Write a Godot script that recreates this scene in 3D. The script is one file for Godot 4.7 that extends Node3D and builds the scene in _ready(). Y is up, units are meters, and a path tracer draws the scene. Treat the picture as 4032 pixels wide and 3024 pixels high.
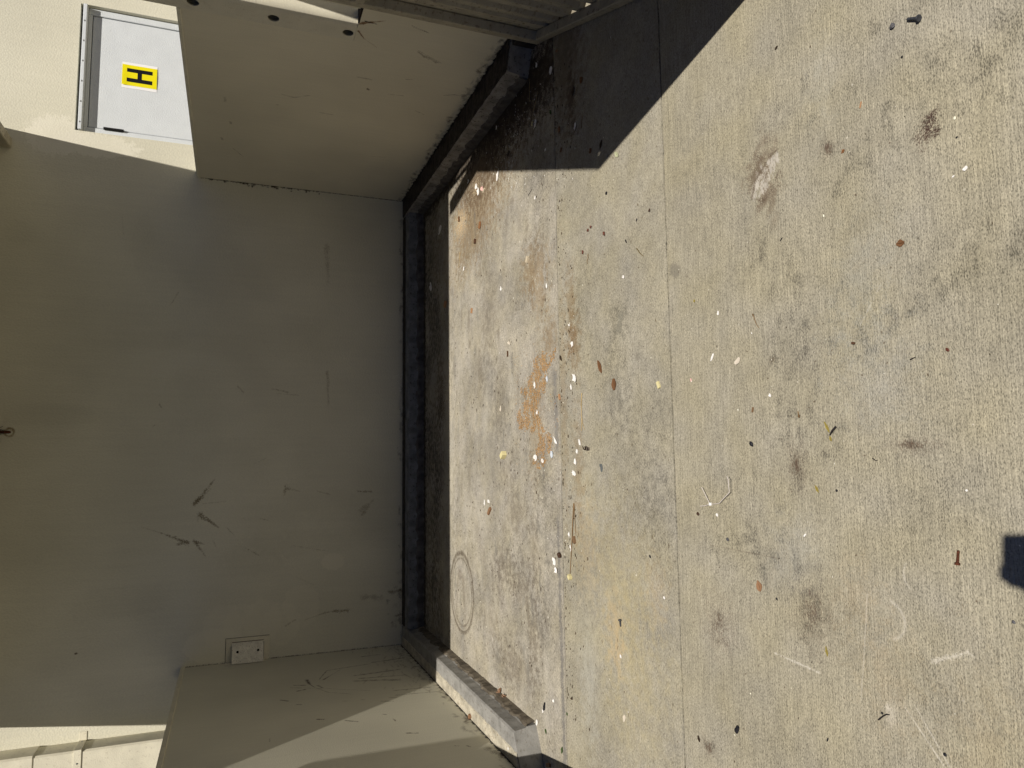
extends Node3D
# A roofed bin enclosure on a concrete yard, seen with the camera held upright (the picture lies on its side).
# World: x to the right along the rear wall, y up, z out of the rear wall towards the photographer.

const LEFT := -1.5385      # inner face of the left partition
const RIGHT := 2.302       # inner face of the right partition
const KERB := 0.128        # kerb height
const TOP := 1.813         # partition height
const ROOF := 3.25         # underside of the roof sheet
const JOINT_A := 2.957     # slab joints
const JOINT_B := 3.928

var rng := RandomNumberGenerator.new()
var mats := {}
var used := {}

# ------------------------------------------------------------------ scene helpers
func numbered(n: String) -> String:
	if not used.has(n):
		used[n] = 0
		return n
	used[n] += 1
	return "%s_%03d" % [n, used[n]]

func tag(o: Node3D, label: String, category: String, group := "") -> Node3D:
	o.set_meta("label", label)
	o.set_meta("category", category)
	if group != "":
		o.set_meta("group", group)
	return o

func thing(called: String, label: String, category: String, at := Vector3.ZERO, turn := 0.0, group := "") -> Node3D:
	var o := Node3D.new()
	o.name = numbered(called)
	add_child(o, true)
	o.position = at
	o.rotation.y = turn
	return tag(o, label, category, group)

func put(called: String, mesh: Mesh, mat: Material, parent: Node = null) -> MeshInstance3D:
	var o := MeshInstance3D.new()
	o.mesh = mesh
	o.material_override = mat
	if parent == null:
		o.name = numbered(called)
		add_child(o, true)
	else:
		o.name = called
		parent.add_child(o, true)
	return o

func struct(called: String, mesh: Mesh, mat: Material, parent: Node = null) -> MeshInstance3D:
	var o := put(called, mesh, mat, parent)
	if parent == null:
		o.set_meta("kind", "structure")
	return o

# ------------------------------------------------------------------ mesh helpers
func begin() -> SurfaceTool:
	var st := SurfaceTool.new()
	st.begin(Mesh.PRIMITIVE_TRIANGLES)
	st.set_smooth_group(-1)
	return st

func done(st: SurfaceTool) -> ArrayMesh:
	st.generate_normals()
	return st.commit()

# a, b, c, d run counter-clockwise as seen from outside
func quad(st: SurfaceTool, a: Vector3, b: Vector3, c: Vector3, d: Vector3) -> void:
	for p in [a, c, b, a, d, c]:
		st.add_vertex(p)

func quad_uv(st: SurfaceTool, p: Array, t: Array) -> void:
	for k in [0, 2, 1, 0, 3, 2]:
		st.set_uv(t[k])
		st.add_vertex(p[k])

func tri(st: SurfaceTool, a: Vector3, b: Vector3, c: Vector3) -> void:
	st.add_vertex(a)
	st.add_vertex(c)
	st.add_vertex(b)

# box with chamfered edges
func box(st: SurfaceTool, lo: Vector3, hi: Vector3, c := 0.0, xf := Transform3D.IDENTITY) -> void:
	var m := (lo + hi) / 2.0
	var h := (hi - lo) / 2.0
	c = min(c, min(h.x, min(h.y, h.z)) * 0.9)
	var v := func(sx: int, sy: int, sz: int, axis: int) -> Vector3:
		var q := Vector3(h.x, h.y, h.z)
		for k in 3:
			if k != axis:
				q[k] -= c
		return xf * (m + Vector3(q.x * sx, q.y * sy, q.z * sz))
	for s in [-1, 1]:
		var f := [v.call(s, -1, -1, 0), v.call(s, -1, 1, 0), v.call(s, 1, 1, 0), v.call(s, 1, -1, 0)]
		if s > 0: f.reverse()
		quad(st, f[0], f[1], f[2], f[3])
		f = [v.call(-1, s, -1, 1), v.call(1, s, -1, 1), v.call(1, s, 1, 1), v.call(-1, s, 1, 1)]
		if s > 0: f.reverse()
		quad(st, f[0], f[1], f[2], f[3])
		f = [v.call(-1, -1, s, 2), v.call(-1, 1, s, 2), v.call(1, 1, s, 2), v.call(1, -1, s, 2)]
		if s > 0: f.reverse()
		quad(st, f[0], f[1], f[2], f[3])
	if c <= 0.0:
		return
	for a in [-1, 1]:
		for b in [-1, 1]:
			var e := [v.call(a, b, -1, 0), v.call(a, b, -1, 1), v.call(a, b, 1, 1), v.call(a, b, 1, 0)]
			if a * b < 0: e.reverse()
			quad(st, e[0], e[1], e[2], e[3])
			e = [v.call(-1, a, b, 1), v.call(-1, a, b, 2), v.call(1, a, b, 2), v.call(1, a, b, 1)]
			if a * b < 0: e.reverse()
			quad(st, e[0], e[1], e[2], e[3])
			e = [v.call(a, -1, b, 2), v.call(a, -1, b, 0), v.call(a, 1, b, 0), v.call(a, 1, b, 2)]
			if a * b < 0: e.reverse()
			quad(st, e[0], e[1], e[2], e[3])
			for d in [-1, 1]:
				var t := [v.call(a, b, d, 0), v.call(a, b, d, 1), v.call(a, b, d, 2)]
				if a * b * d < 0: t.reverse()
				tri(st, t[0], t[1], t[2])

func box_mesh(lo: Vector3, hi: Vector3, c := 0.0, xf := Transform3D.IDENTITY) -> ArrayMesh:
	var st := begin()
	box(st, lo, hi, c, xf)
	return done(st)

# a flat outline (x, z; counter-clockwise seen from above) raised from y0 to y1
func prism(st: SurfaceTool, outline: PackedVector2Array, y0: float, y1: float, xf := Transform3D.IDENTITY) -> void:
	var n := outline.size()
	var idx := Geometry2D.triangulate_polygon(outline)
	for k in range(0, idx.size(), 3):
		var a := outline[idx[k]]; var b := outline[idx[k + 1]]; var c := outline[idx[k + 2]]
		if (b - a).cross(c - a) > 0:
			var t := b; b = c; c = t
		tri(st, xf * Vector3(a.x, y1, a.y), xf * Vector3(b.x, y1, b.y), xf * Vector3(c.x, y1, c.y))
		tri(st, xf * Vector3(a.x, y0, a.y), xf * Vector3(c.x, y0, c.y), xf * Vector3(b.x, y0, b.y))
	var area := 0.0
	for k in n:
		area += outline[k].cross(outline[(k + 1) % n])
	for k in n:
		var a := outline[k]; var b := outline[(k + 1) % n]
		if area > 0:
			var t := a; a = b; b = t
		quad(st, xf * Vector3(a.x, y0, a.y), xf * Vector3(b.x, y0, b.y), xf * Vector3(b.x, y1, b.y), xf * Vector3(a.x, y1, a.y))

# round bar through points with one radius per point
func tube(st: SurfaceTool, pts: Array, radii: Array, sides := 8) -> void:
	st.set_smooth_group(0)
	var rings := []
	for k in pts.size():
		var d: Vector3 = (pts[min(k + 1, pts.size() - 1)] - pts[max(k - 1, 0)]).normalized()
		var u := d.cross(Vector3.UP if abs(d.y) < 0.9 else Vector3.RIGHT).normalized()
		var w := d.cross(u)
		var ring := []
		for s in sides:
			var a := TAU * s / sides
			ring.append(pts[k] + (u * cos(a) + w * sin(a)) * radii[k])
		rings.append(ring)
	for k in pts.size() - 1:
		for s in sides:
			var t := (s + 1) % sides
			quad(st, rings[k][s], rings[k][t], rings[k + 1][t], rings[k + 1][s])
	st.set_smooth_group(-1)
	for s in range(1, sides - 1):
		tri(st, rings[0][0], rings[0][s + 1], rings[0][s])
		var e: Array = rings[pts.size() - 1]
		tri(st, e[0], e[s], e[s + 1])

# ------------------------------------------------------------------ textures
func noise_bytes(w: int, h: int, freq: float, seed_: int, kind := FastNoiseLite.TYPE_SIMPLEX_SMOOTH, octaves := 3, sx := 1, sy := 1) -> PackedByteArray:
	var n := FastNoiseLite.new()
	n.noise_type = kind
	n.seed = seed_
	n.frequency = freq
	n.fractal_octaves = octaves
	if octaves == 1:
		n.fractal_type = FastNoiseLite.FRACTAL_NONE
	var im := n.get_image(max(1, w / sx), max(1, h / sy), false, false, true)
	if sx > 1 or sy > 1:
		im.resize(w, h, Image.INTERPOLATE_CUBIC)
	return im.get_data()

func white_bytes(w: int, h: int, seed_: int) -> PackedByteArray:
	return noise_bytes(w, h, 0.9, seed_, FastNoiseLite.TYPE_VALUE, 1)

func seamless(w: int, freq: float, seed_: int) -> PackedByteArray:
	var n := FastNoiseLite.new()
	n.noise_type = FastNoiseLite.TYPE_SIMPLEX_SMOOTH
	n.seed = seed_
	n.frequency = freq
	n.fractal_octaves = 4
	return n.get_seamless_image(w, w).get_data()

func texture(im: Image) -> ImageTexture:
	im.generate_mipmaps()
	return ImageTexture.create_from_image(im)

# paints on a byte image in metres; x0, z0 is the world place of pixel 0, 0
class Canvas:
	var w: int
	var h: int
	var x0: float
	var y0: float
	var ppm: float
	var rgb: PackedByteArray
	var warp: PackedByteArray   # soft noise that frays every edge
	var fine: PackedByteArray   # fine noise
	# blends an ellipse of colour c (sRGB) in: alpha a, rough edge, grain 0..1 (how broken up it is)
	func blot(x: float, y: float, rx: float, ry: float, rot: float, c: Color, a: float, rough := 0.5, grain := 0.3, soft := 0.6) -> void:
		var r: float = max(rx, ry) * 1.7
		var i0 := clampi(int((x - r - x0) * ppm), 0, w)
		var i1 := clampi(int((x + r - x0) * ppm) + 1, 0, w)
		var j0 := clampi(int((y - r - y0) * ppm), 0, h)
		var j1 := clampi(int((y + r - y0) * ppm) + 1, 0, h)
		var cr := cos(rot); var sr := sin(rot)
		var r8 := c.r * 255.0; var g8 := c.g * 255.0; var b8 := c.b * 255.0
		for j in range(j0, j1):
			var dy := y0 + (j + 0.5) / ppm - y
			for i in range(i0, i1):
				var dx := x0 + (i + 0.5) / ppm - x
				var u := (dx * cr + dy * sr) / rx
				var v := (-dx * sr + dy * cr) / ry
				var k := j * w + i
				var d := sqrt(u * u + v * v) + (warp[k] / 255.0 - 0.5) * rough * 2.0 + (fine[k] / 255.0 - 0.5) * grain * 2.0
				if d >= 1.0:
					continue
				var f: float = a * min(1.0, (1.0 - d) / max(soft, 0.02))
				k *= 3
				rgb[k] = int(rgb[k] * (1.0 - f) + r8 * f)
				rgb[k + 1] = int(rgb[k + 1] * (1.0 - f) + g8 * f)
				rgb[k + 2] = int(rgb[k + 2] * (1.0 - f) + b8 * f)
	# a stroke: many blots from p to q, from width w0 to w1
	func stroke(p: Vector2, q: Vector2, w0: float, w1: float, c: Color, a: float, rough := 0.5, grain := 0.5) -> void:
		var n := maxi(2, int(p.distance_to(q) / max(0.6 * (w0 + w1) * 0.5, 1.2 / ppm)))
		for k in n + 1:
			var t := float(k) / n
			var m := p.lerp(q, t)
			blot(m.x, m.y, max(lerpf(w0, w1, t), 0.7 / ppm), max(lerpf(w0, w1, t), 0.7 / ppm), 0.0, c, a, rough, grain, 0.5)
	func ring(x: float, y: float, r: float, width: float, c: Color, a: float, from := 0.0, to := TAU, grain := 0.4) -> void:
		var n := int(abs(to - from) * r / (width * 0.6)) + 2
		for k in n + 1:
			var t := lerpf(from, to, float(k) / n)
			blot(x + cos(t) * r, y + sin(t) * r, width, width, 0.0, c, a, 0.4, grain, 0.8)

func new_canvas(x0: float, y0: float, x1: float, y1: float, ppm: float, seed_: int) -> Canvas:
	var c := Canvas.new()
	c.x0 = x0; c.y0 = y0; c.ppm = ppm
	c.w = int(round((x1 - x0) * ppm))
	c.h = int(round((y1 - y0) * ppm))
	c.warp = noise_bytes(c.w, c.h, 18.0 / ppm, seed_ + 7, FastNoiseLite.TYPE_SIMPLEX_SMOOTH, 4)
	c.fine = noise_bytes(c.w, c.h, 0.35, seed_ + 8, FastNoiseLite.TYPE_SIMPLEX, 2)
	c.rgb = PackedByteArray()
	c.rgb.resize(c.w * c.h * 3)
	return c

# concrete: base colour (sRGB 0..1), strength of the pits and of the broom lines that run along x
func concrete(c: Canvas, base: Color, seed_: int, pits: float, broom: float, mottling: float, dark: Array, grain: float, drawn: int) -> Image:
	var w := c.w; var h := c.h
	var big := noise_bytes(w, h, 2.2 / c.ppm, seed_, FastNoiseLite.TYPE_SIMPLEX_SMOOTH, 4)
	var mid := noise_bytes(w, h, 12.0 / c.ppm, seed_ + 1, FastNoiseLite.TYPE_SIMPLEX_SMOOTH, 3)
	var streak := noise_bytes(w, h, grain * 1.1, seed_ + 2, FastNoiseLite.TYPE_SIMPLEX, 2, drawn, 1)
	var speck := noise_bytes(w, h, grain, seed_ + 3, FastNoiseLite.TYPE_SIMPLEX, 2, 2, 1)
	var hue := noise_bytes(w, h, 3.5 / c.ppm, seed_ + 4, FastNoiseLite.TYPE_SIMPLEX_SMOOTH, 2)
	var white := white_bytes(w, h, seed_ + 5)
	# where the dirt has settled: more pits show
	var dirt := PackedByteArray()
	dirt.resize(w * h)
	for s in dark:      # [x, y, rx, ry, rot, strength]
		var r: float = max(s[2], s[3]) * 1.5
		var i0 := clampi(int((s[0] - r - c.x0) * c.ppm), 0, w)
		var i1 := clampi(int((s[0] + r - c.x0) * c.ppm), 0, w)
		var j0 := clampi(int((s[1] - r - c.y0) * c.ppm), 0, h)
		var j1 := clampi(int((s[1] + r - c.y0) * c.ppm), 0, h)
		var cr := cos(s[4]); var sr := sin(s[4])
		for j in range(j0, j1):
			var dy: float = c.y0 + j / c.ppm - s[1]
			for i in range(i0, i1):
				var dx: float = c.x0 + i / c.ppm - s[0]
				var u: float = (dx * cr + dy * sr) / s[2]
				var v: float = (-dx * sr + dy * cr) / s[3]
				var k := j * w + i
				var d := u * u + v * v + (c.warp[k] / 255.0 - 0.5) * 2.4 + (c.fine[k] / 255.0 - 0.5) * 0.8
				if d < 1.0:
					dirt[k] = mini(255, dirt[k] + int(255.0 * s[5] * (1.0 - d)))
	var bump := PackedByteArray()
	bump.resize(w * h)
	var rgb := c.rgb
	for k in w * h:
		var a := (big[k] - 128) * mottling + (mid[k] - 128) * mottling * 0.7
		var t := (streak[k] - 128) * broom
		var e := dirt[k] / 255.0
		var f := 1.0 + (a + t + (white[k] - 128) * 0.25) / 255.0 - e * 0.085
		var s := float(speck[k])
		var lim := 88.0 + e * 30.0
		var pit := 0.0
		if s < lim:
			pit = min(1.0, (lim - s) / 26.0)
			f *= 1.0 - pit * pits * (0.75 + e * 0.45)
		elif s > 176.0:
			f *= 1.0 + (s - 176.0) * 0.0022 * pits
		var hu := (hue[k] - 128) / 128.0
		rgb[k * 3] = clampi(int(base.r * 255.0 * f * (1.0 + hu * 0.006)), 0, 255)
		rgb[k * 3 + 1] = clampi(int(base.g * 255.0 * f), 0, 255)
		rgb[k * 3 + 2] = clampi(int(base.b * 255.0 * f * (1.0 - hu * 0.030)), 0, 255)
		bump[k] = clampi(int(140.0 + t * 1.6 + (mid[k] - 128) * 0.10 - pit * 70.0 + (white[k] - 128) * 0.12), 0, 255)
	c.rgb = rgb
	var b := Image.create_from_data(w, h, false, Image.FORMAT_L8, bump)
	return b

func material(called: String, albedo: Image, bump: Image, bump_scale: float, rough: float) -> StandardMaterial3D:
	var m := StandardMaterial3D.new()
	m.resource_name = called
	m.albedo_texture = texture(albedo)
	m.roughness = rough
	m.metallic_specular = 0.3
	if bump:
		var n := bump.duplicate()
		n.convert(Image.FORMAT_RGBA8)
		n.bump_map_to_normal_map(bump_scale)
		m.normal_enabled = true
		m.normal_texture = texture(n)
		m.normal_scale = 1.0
	return m

func canvas_image(c: Canvas) -> Image:
	return Image.create_from_data(c.w, c.h, false, Image.FORMAT_RGB8, c.rgb)

func plain(called: String, c: Color, rough := 0.6, metal := 0.0, spec := 0.4) -> StandardMaterial3D:
	var m := StandardMaterial3D.new()
	m.resource_name = called
	m.albedo_color = c
	m.roughness = rough
	m.metallic = metal
	m.metallic_specular = spec
	return m

# paint, steel and the like: one tone broken by soft noise, mapped in world space
func weathered(called: String, c: Color, seed_: int, amount: float, scale: float, rough := 0.6, stain := Color(0.2, 0.17, 0.12), stain_amount := 0.0, metal := 0.0) -> StandardMaterial3D:
	var w := 512
	var soft := seamless(w, 0.012, seed_)
	var fine := seamless(w, 0.2, seed_ + 1)
	var spots := seamless(w, 0.05, seed_ + 2)
	var rgb := PackedByteArray()
	rgb.resize(w * w * 3)
	for k in w * w:
		var f := 1.0 + ((soft[k] - 128) * 0.9 + (fine[k] - 128) * 0.45) / 255.0 * amount
		var s: float = clamp((spots[k] - 178) / 30.0, 0.0, 1.0) * stain_amount
		rgb[k * 3] = clampi(int(255.0 * lerpf(c.r * f, stain.r, s)), 0, 255)
		rgb[k * 3 + 1] = clampi(int(255.0 * lerpf(c.g * f, stain.g, s)), 0, 255)
		rgb[k * 3 + 2] = clampi(int(255.0 * lerpf(c.b * f, stain.b, s)), 0, 255)
	var im := Image.create_from_data(w, w, false, Image.FORMAT_RGB8, rgb)
	var b := Image.create_from_data(w, w, false, Image.FORMAT_L8, fine)
	var m := material(called, im, b, 1.5, rough)
	m.normal_scale = 0.35
	m.metallic = metal
	m.uv1_triplanar = true
	m.uv1_world_triplanar = true
	m.uv1_scale = Vector3.ONE * scale
	return m

# ------------------------------------------------------------------ the yard
func slab(called: String, x0: float, x1: float, z0: float, z1: float, za: float, zb: float, mat: Material, seed_: int) -> void:
	# textured for x0..x1, z0..z1 and mirrored beyond; reaches from za to zb
	var st := begin()
	var n := FastNoiseLite.new()
	n.seed = seed_
	n.frequency = 6.0
	var xs: Array[float] = [-40.0, x0 - (x1 - x0)]
	var steps := 120
	for k in steps + 1:
		xs.append(lerpf(x0, x1, float(k) / steps))
	xs.append(x1 + (x1 - x0))
	xs.append(40.0)
	var rows: Array[float] = [za]
	if za < z0 - 0.05:
		rows.append(z0)
	if zb > z1 + 0.05:
		rows.append(z1)
		rows.append(z1 + (z1 - z0))
	rows.append(zb)
	var edge := func(x: float, z: float) -> float:
		if z == za and za > 0.1 or z == zb and zb < 6.0:
			return z + n.get_noise_2d(x * 3.0, z) * 0.0045
		return z
	var uv := func(x: float, z: float) -> Vector2:
		var u := pingpong((x - x0) / (x1 - x0) + 20.0, 1.0)
		var v := pingpong((z - z0) / (z1 - z0) + 20.0, 1.0)
		return Vector2(clampf(u, 0.001, 0.999), clampf(v, 0.002, 0.998))
	for i in xs.size() - 1:
		for j in rows.size() - 1:
			var p := []
			var t := []
			for c in [[i, j + 1], [i + 1, j + 1], [i + 1, j], [i, j]]:
				var x: float = xs[c[0]]
				var z: float = rows[c[1]]
				p.append(Vector3(x, 0, edge.call(x, z)))
				t.append(uv.call(x, z))
			quad_uv(st, p, t)
			if j == rows.size() - 2:      # the edge towards the joint
				quad_uv(st, [p[0] - Vector3(0, 0.1, 0), p[1] - Vector3(0, 0.1, 0), p[1], p[0]], [t[0], t[1], t[1], t[0]])
			if j == 0:
				quad_uv(st, [p[2] - Vector3(0, 0.1, 0), p[3] - Vector3(0, 0.1, 0), p[3], p[2]], [t[2], t[3], t[3], t[2]])
	st.generate_normals()
	st.generate_tangents()
	struct(called, st.commit(), mat)

func yard() -> void:
	var dirt_mat := weathered("joint_dirt", Color(0.20, 0.17, 0.14), 31, 1.2, 2.0, 0.95)
	struct("ground", box_mesh(Vector3(-60, -0.3, -3), Vector3(60, -0.055, 60)), dirt_mat)
	struct("asphalt", box_mesh(Vector3(-60, -0.12, 7.4), Vector3(60, -0.012, 60)), weathered("asphalt", Color(0.34, 0.325, 0.29), 33, 0.5, 1.2, 0.95))
	# what has gathered in the joints
	for k in 2:
		var z := [JOINT_A, JOINT_B][k] as float
		var st := begin()
		rng.seed = 90 + k
		var x := -6.0
		var y := -0.006
		while x < 6.0:
			var nx := x + rng.randf_range(0.02, 0.08)
			var ny := rng.randf_range(-0.022, -0.008)
			quad(st, Vector3(x, y, z + 0.012), Vector3(nx, ny, z + 0.012), Vector3(nx, ny, z - 0.012), Vector3(x, y, z - 0.012))
			x = nx
			y = ny
		struct("joint_filling", done(st), dirt_mat)
	# rear slab: trowelled, stained
	var c := new_canvas(-2.2, 0.0, 3.0, JOINT_A, 300.0, 11)
	var dark := [
		[-0.72, 2.43, 0.25, 0.30, 0.2, 0.5], [-0.62, 2.14, 0.16, 0.34, 0.1, 0.6], [-0.92, 2.57, 0.22, 0.22, 0.0, 0.5],
		[-0.87, 1.74, 0.28, 0.22, 0.0, 0.5], [0.44, 2.06, 0.4, 0.25, 0.0, 0.3], [-0.2, 2.5, 0.4, 0.3, 0.0, 0.35],
		[-1.2, 2.2, 0.2, 0.5, 0.0, 0.5], [1.3, 1.5, 0.5, 0.5, 0.0, 0.3], [0.9, 2.5, 0.4, 0.3, 0.0, 0.3],
		[-0.5, 1.2, 0.4, 0.2, 0.0, 0.25], [0.0, 1.5, 0.5, 0.2, 0.0, 0.2], [-0.4, 2.75, 0.8, 0.14, 0.0, 0.5], [1.5, 2.75, 0.7, 0.2, 0.0, 0.5]]
	var bump := concrete(c, CONC_A, 41, 0.16, 0.08, 0.20, dark, 0.45, 14)
	var brown := Color(0.52, 0.43, 0.31)
	var deep := Color(0.36, 0.30, 0.24)
	var grey := Color(0.50, 0.49, 0.46)
	var light := Color(0.80, 0.78, 0.72)
	c.blot(1.65, 1.7, 0.32, 0.75, -0.35, brown, 0.55, 0.7, 0.6)
	c.blot(1.78, 1.55, 0.16, 0.4, -0.2, Color(0.42, 0.34, 0.24), 0.35, 0.9, 0.9)
	c.blot(1.95, 1.9, 0.30, 0.9, -0.1, deep, 0.62, 0.5, 0.4)
	c.blot(2.05, 2.6, 0.3, 0.5, 0.0, deep, 0.6, 0.5, 0.4)
	c.blot(1.02, 2.66, 0.16, 0.20, 0.0, brown, 0.5, 0.8, 0.5)
	c.blot(0.86, 2.72, 0.14, 0.12, 0.0, brown, 0.45, 0.8, 0.5)
	c.blot(0.62, 2.84, 0.12, 0.08, 0.0, brown, 0.4, 0.8, 0.5)
	c.blot(0.25, 2.65, 0.30, 0.09, 0.15, Color(0.56, 0.46, 0.34), 0.3, 0.9, 0.9)
	c.blot(0.05, 1.9, 0.5, 0.3, 0.1, grey, 0.25, 0.9, 0.4)
	c.blot(0.8, 1.35, 0.4, 0.3, 0.1, light, 0.25, 0.9, 0.4)
	c.blot(0.1, 1.05, 0.9, 0.14, 0.0, light, 0.35, 0.7, 0.4)
	c.blot(-0.3, 1.35, 0.35, 0.3, 0.0, light, 0.25, 0.9, 0.4)
	c.blot(-0.45, 1.75, 0.25, 0.25, 0.0, light, 0.25, 0.9, 0.4)
	c.blot(0.6, 2.4, 0.3, 0.2, 0.0, light, 0.2, 0.9, 0.4)
	var smudge_tone := Color(0.45, 0.41, 0.35)
	for s in [[-0.62, 2.14, 0.10, 0.16, 0.3], [-0.92, 2.57, 0.16, 0.10, 0.35], [-0.72, 2.40, 0.10, 0.16, 0.3], [-1.15, 2.3, 0.12, 0.3, 0.35], [-0.5, 2.6, 0.2, 0.1, 0.25], [-0.3, 2.35, 0.12, 0.14, 0.25], [0.35, 2.1, 0.2, 0.1, 0.2], [-1.0, 1.9, 0.14, 0.14, 0.25], [0.9, 1.9, 0.3, 0.15, 0.2], [-0.1, 2.2, 0.1, 0.1, 0.25], [0.55, 1.7, 0.2, 0.1, 0.2]]:
		c.blot(s[0], s[1], s[2], s[3], 0.0, smudge_tone, s[4], 1.0, 0.6)
	# smears that run along the slab
	rng.seed = 5
	for k in 130:
		var x := rng.randf_range(-1.4, 1.7)
		var z := rng.randf_range(0.95, 2.8)
		var len_ := rng.randf_range(0.02, 0.11)
		c.blot(x, z, len_, rng.randf_range(0.012, 0.035), rng.randf_range(-0.12, 0.12), grey if rng.randf() < 0.6 else Color(0.47, 0.44, 0.39), rng.randf_range(0.15, 0.5), 0.9, 0.6)
	for k in 60:
		c.blot(rng.randf_range(-1.4, 1.7), rng.randf_range(0.95, 2.9), rng.randf_range(0.05, 0.2), rng.randf_range(0.02, 0.06), rng.randf_range(-0.3, 0.3), light, rng.randf_range(0.1, 0.3), 0.9, 0.6)
	# trowel sweeps
	for k in 120:
		var p := Vector2(rng.randf_range(-1.3, 1.5), rng.randf_range(0.95, 2.8))
		var a := rng.randf_range(-0.25, 0.25) + (1.3 if rng.randf() < 0.35 else 0.0)
		c.stroke(p, p + Vector2.from_angle(a) * rng.randf_range(0.05, 0.3), 0.002, 0.002, light if rng.randf() < 0.5 else grey, 0.13)
	# bin-foot ring and its inner smudge
	c.ring(-0.907, 1.295, 0.262, 0.021, Color(0.40, 0.37, 0.32), 0.5)
	c.ring(-0.905, 1.297, 0.225, 0.011, Color(0.42, 0.39, 0.34), 0.32)
	c.ring(-0.907, 1.295, 0.250, 0.006, light, 0.25, 2.4, 4.4)
	c.stroke(Vector2(-0.82, 1.22), Vector2(-1.06, 1.17), 0.035, 0.02, Color(0.44, 0.40, 0.35), 0.10)
	c.stroke(Vector2(-0.80, 1.33), Vector2(-1.12, 1.38), 0.035, 0.02, Color(0.44, 0.40, 0.35), 0.10)
	c.blot(-0.80, 1.27, 0.05, 0.07, 0.0, Color(0.45, 0.41, 0.36), 0.35)
	c.stroke(Vector2(-0.42, 1.62), Vector2(-0.66, 1.78), 0.05, 0.06, Color(0.46, 0.43, 0.38), 0.12, 0.9, 0.9)
	c.stroke(Vector2(-0.63, 2.02), Vector2(-0.86, 2.10), 0.06, 0.05, Color(0.45, 0.42, 0.38), 0.14, 0.9, 0.9)
	# damp margin along the joint
	c.stroke(Vector2(-0.3, 2.90), Vector2(-1.5, 2.93), 0.02, 0.026, Color(0.47, 0.46, 0.44), 0.4)
	c.stroke(Vector2(0.42, 2.90), Vector2(0.05, 2.91), 0.03, 0.03, Color(0.50, 0.49, 0.47), 0.4)
	# painted roof shade by the rear kerb, dark strip by the shaded one, dark specks everywhere
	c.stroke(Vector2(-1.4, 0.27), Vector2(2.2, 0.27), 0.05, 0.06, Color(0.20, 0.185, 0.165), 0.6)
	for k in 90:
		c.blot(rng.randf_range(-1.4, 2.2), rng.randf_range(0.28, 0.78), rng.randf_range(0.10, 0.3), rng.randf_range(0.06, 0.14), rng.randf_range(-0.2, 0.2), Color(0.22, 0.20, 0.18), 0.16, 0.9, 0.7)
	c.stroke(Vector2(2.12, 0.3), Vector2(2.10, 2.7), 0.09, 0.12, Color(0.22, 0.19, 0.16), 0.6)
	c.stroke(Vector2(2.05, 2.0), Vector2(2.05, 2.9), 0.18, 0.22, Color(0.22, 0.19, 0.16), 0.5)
	c.blot(1.69, 1.33, 0.10, 0.14, 0.2, Color(0.80, 0.71, 0.57), 0.7, 0.9, 0.9)
	c.blot(0.47, 0.95, 0.20, 0.10, 0.0, Color(0.85, 0.80, 0.70), 0.6, 0.9, 1.0)
	c.blot(0.47, 0.80, 0.20, 0.12, 0.0, Color(0.30, 0.24, 0.17), 0.5, 0.9, 1.0)
	for k in 700:
		c.blot(rng.randf_range(-1.5, 2.2), rng.randf_range(0.3, 2.94), rng.randf_range(0.003, 0.013) * rng.randf_range(0.6, 1.2), rng.randf_range(0.004, 0.009), rng.randf_range(-0.4, 0.4), Color(0.30, 0.26, 0.21), rng.randf_range(0.3, 0.85), 0.4, 0.3)
	var mat := material("trowelled_concrete", canvas_image(c), bump, 1.4, 0.9)
	slab("concrete_slab", -2.2, 3.0, 0.0, JOINT_A, -0.25, JOINT_A - 0.004, mat, 1)

	# middle strip: broomed lightly, washed yellow on one side
	c = new_canvas(-1.9, JOINT_A, 2.7, JOINT_B, 400.0, 12)
	dark = [[0.64, 3.24, 0.3, 0.2, 0.0, 0.4], [0.56, 3.55, 0.10, 0.09, 0.0, 0.9], [-0.15, 3.6, 0.25, 0.3, 0.0, 0.35],
		[0.27, 3.5, 0.2, 0.16, 0.0, 0.5], [0.15, 3.72, 0.12, 0.25, 0.0, 0.4], [-0.25, 3.85, 0.3, 0.2, 0.0, 0.4], [0.42, 3.55, 0.05, 0.16, 0.2, 0.5]]
	bump = concrete(c, CONC_B, 51, 0.20, 0.11, 0.12, dark, 0.55, 20)
	var yellow := Color(0.77, 0.70, 0.49)
	var peach := Color(0.79, 0.67, 0.50)
	c.blot(-0.55, 3.45, 0.45, 0.35, 0.1, yellow, 0.21, 0.6, 0.2, 1.0)
	c.blot(-0.85, 3.60, 0.40, 0.30, 0.1, yellow, 0.18, 0.6, 0.2, 1.0)
	c.blot(-0.40, 3.20, 0.30, 0.14, 0.0, peach, 0.17, 0.7, 0.2, 1.0)
	c.blot(-0.70, 3.45, 0.16, 0.10, 0.0, peach, 0.23, 0.7, 0.2, 1.0)
	c.blot(-0.50, 3.78, 0.16, 0.10, 0.0, peach, 0.17, 0.7, 0.2, 1.0)
	c.blot(-0.80, 3.47, 0.10, 0.07, 0.0, peach, 0.25, 0.7, 0.2, 1.0)
	c.blot(0.55, 3.12, 0.16, 0.07, 0.0, brown, 0.45, 0.9, 0.7)
	c.blot(0.75, 3.10, 0.18, 0.06, 0.0, brown, 0.35, 0.9, 0.7)
	c.blot(-0.05, 3.14, 0.30, 0.05, 0.0, brown, 0.3, 0.9, 0.7)
	c.blot(0.30, 3.0, 0.6, 0.04, 0.0, brown, 0.25, 0.9, 0.7)
	c.blot(2.0, 3.1, 0.5, 0.2, 0.0, deep, 0.4, 0.7, 0.6)
	c.blot(1.75, 3.15, 0.18, 0.05, 0.0, deep, 0.6, 0.9, 0.6)
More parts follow.
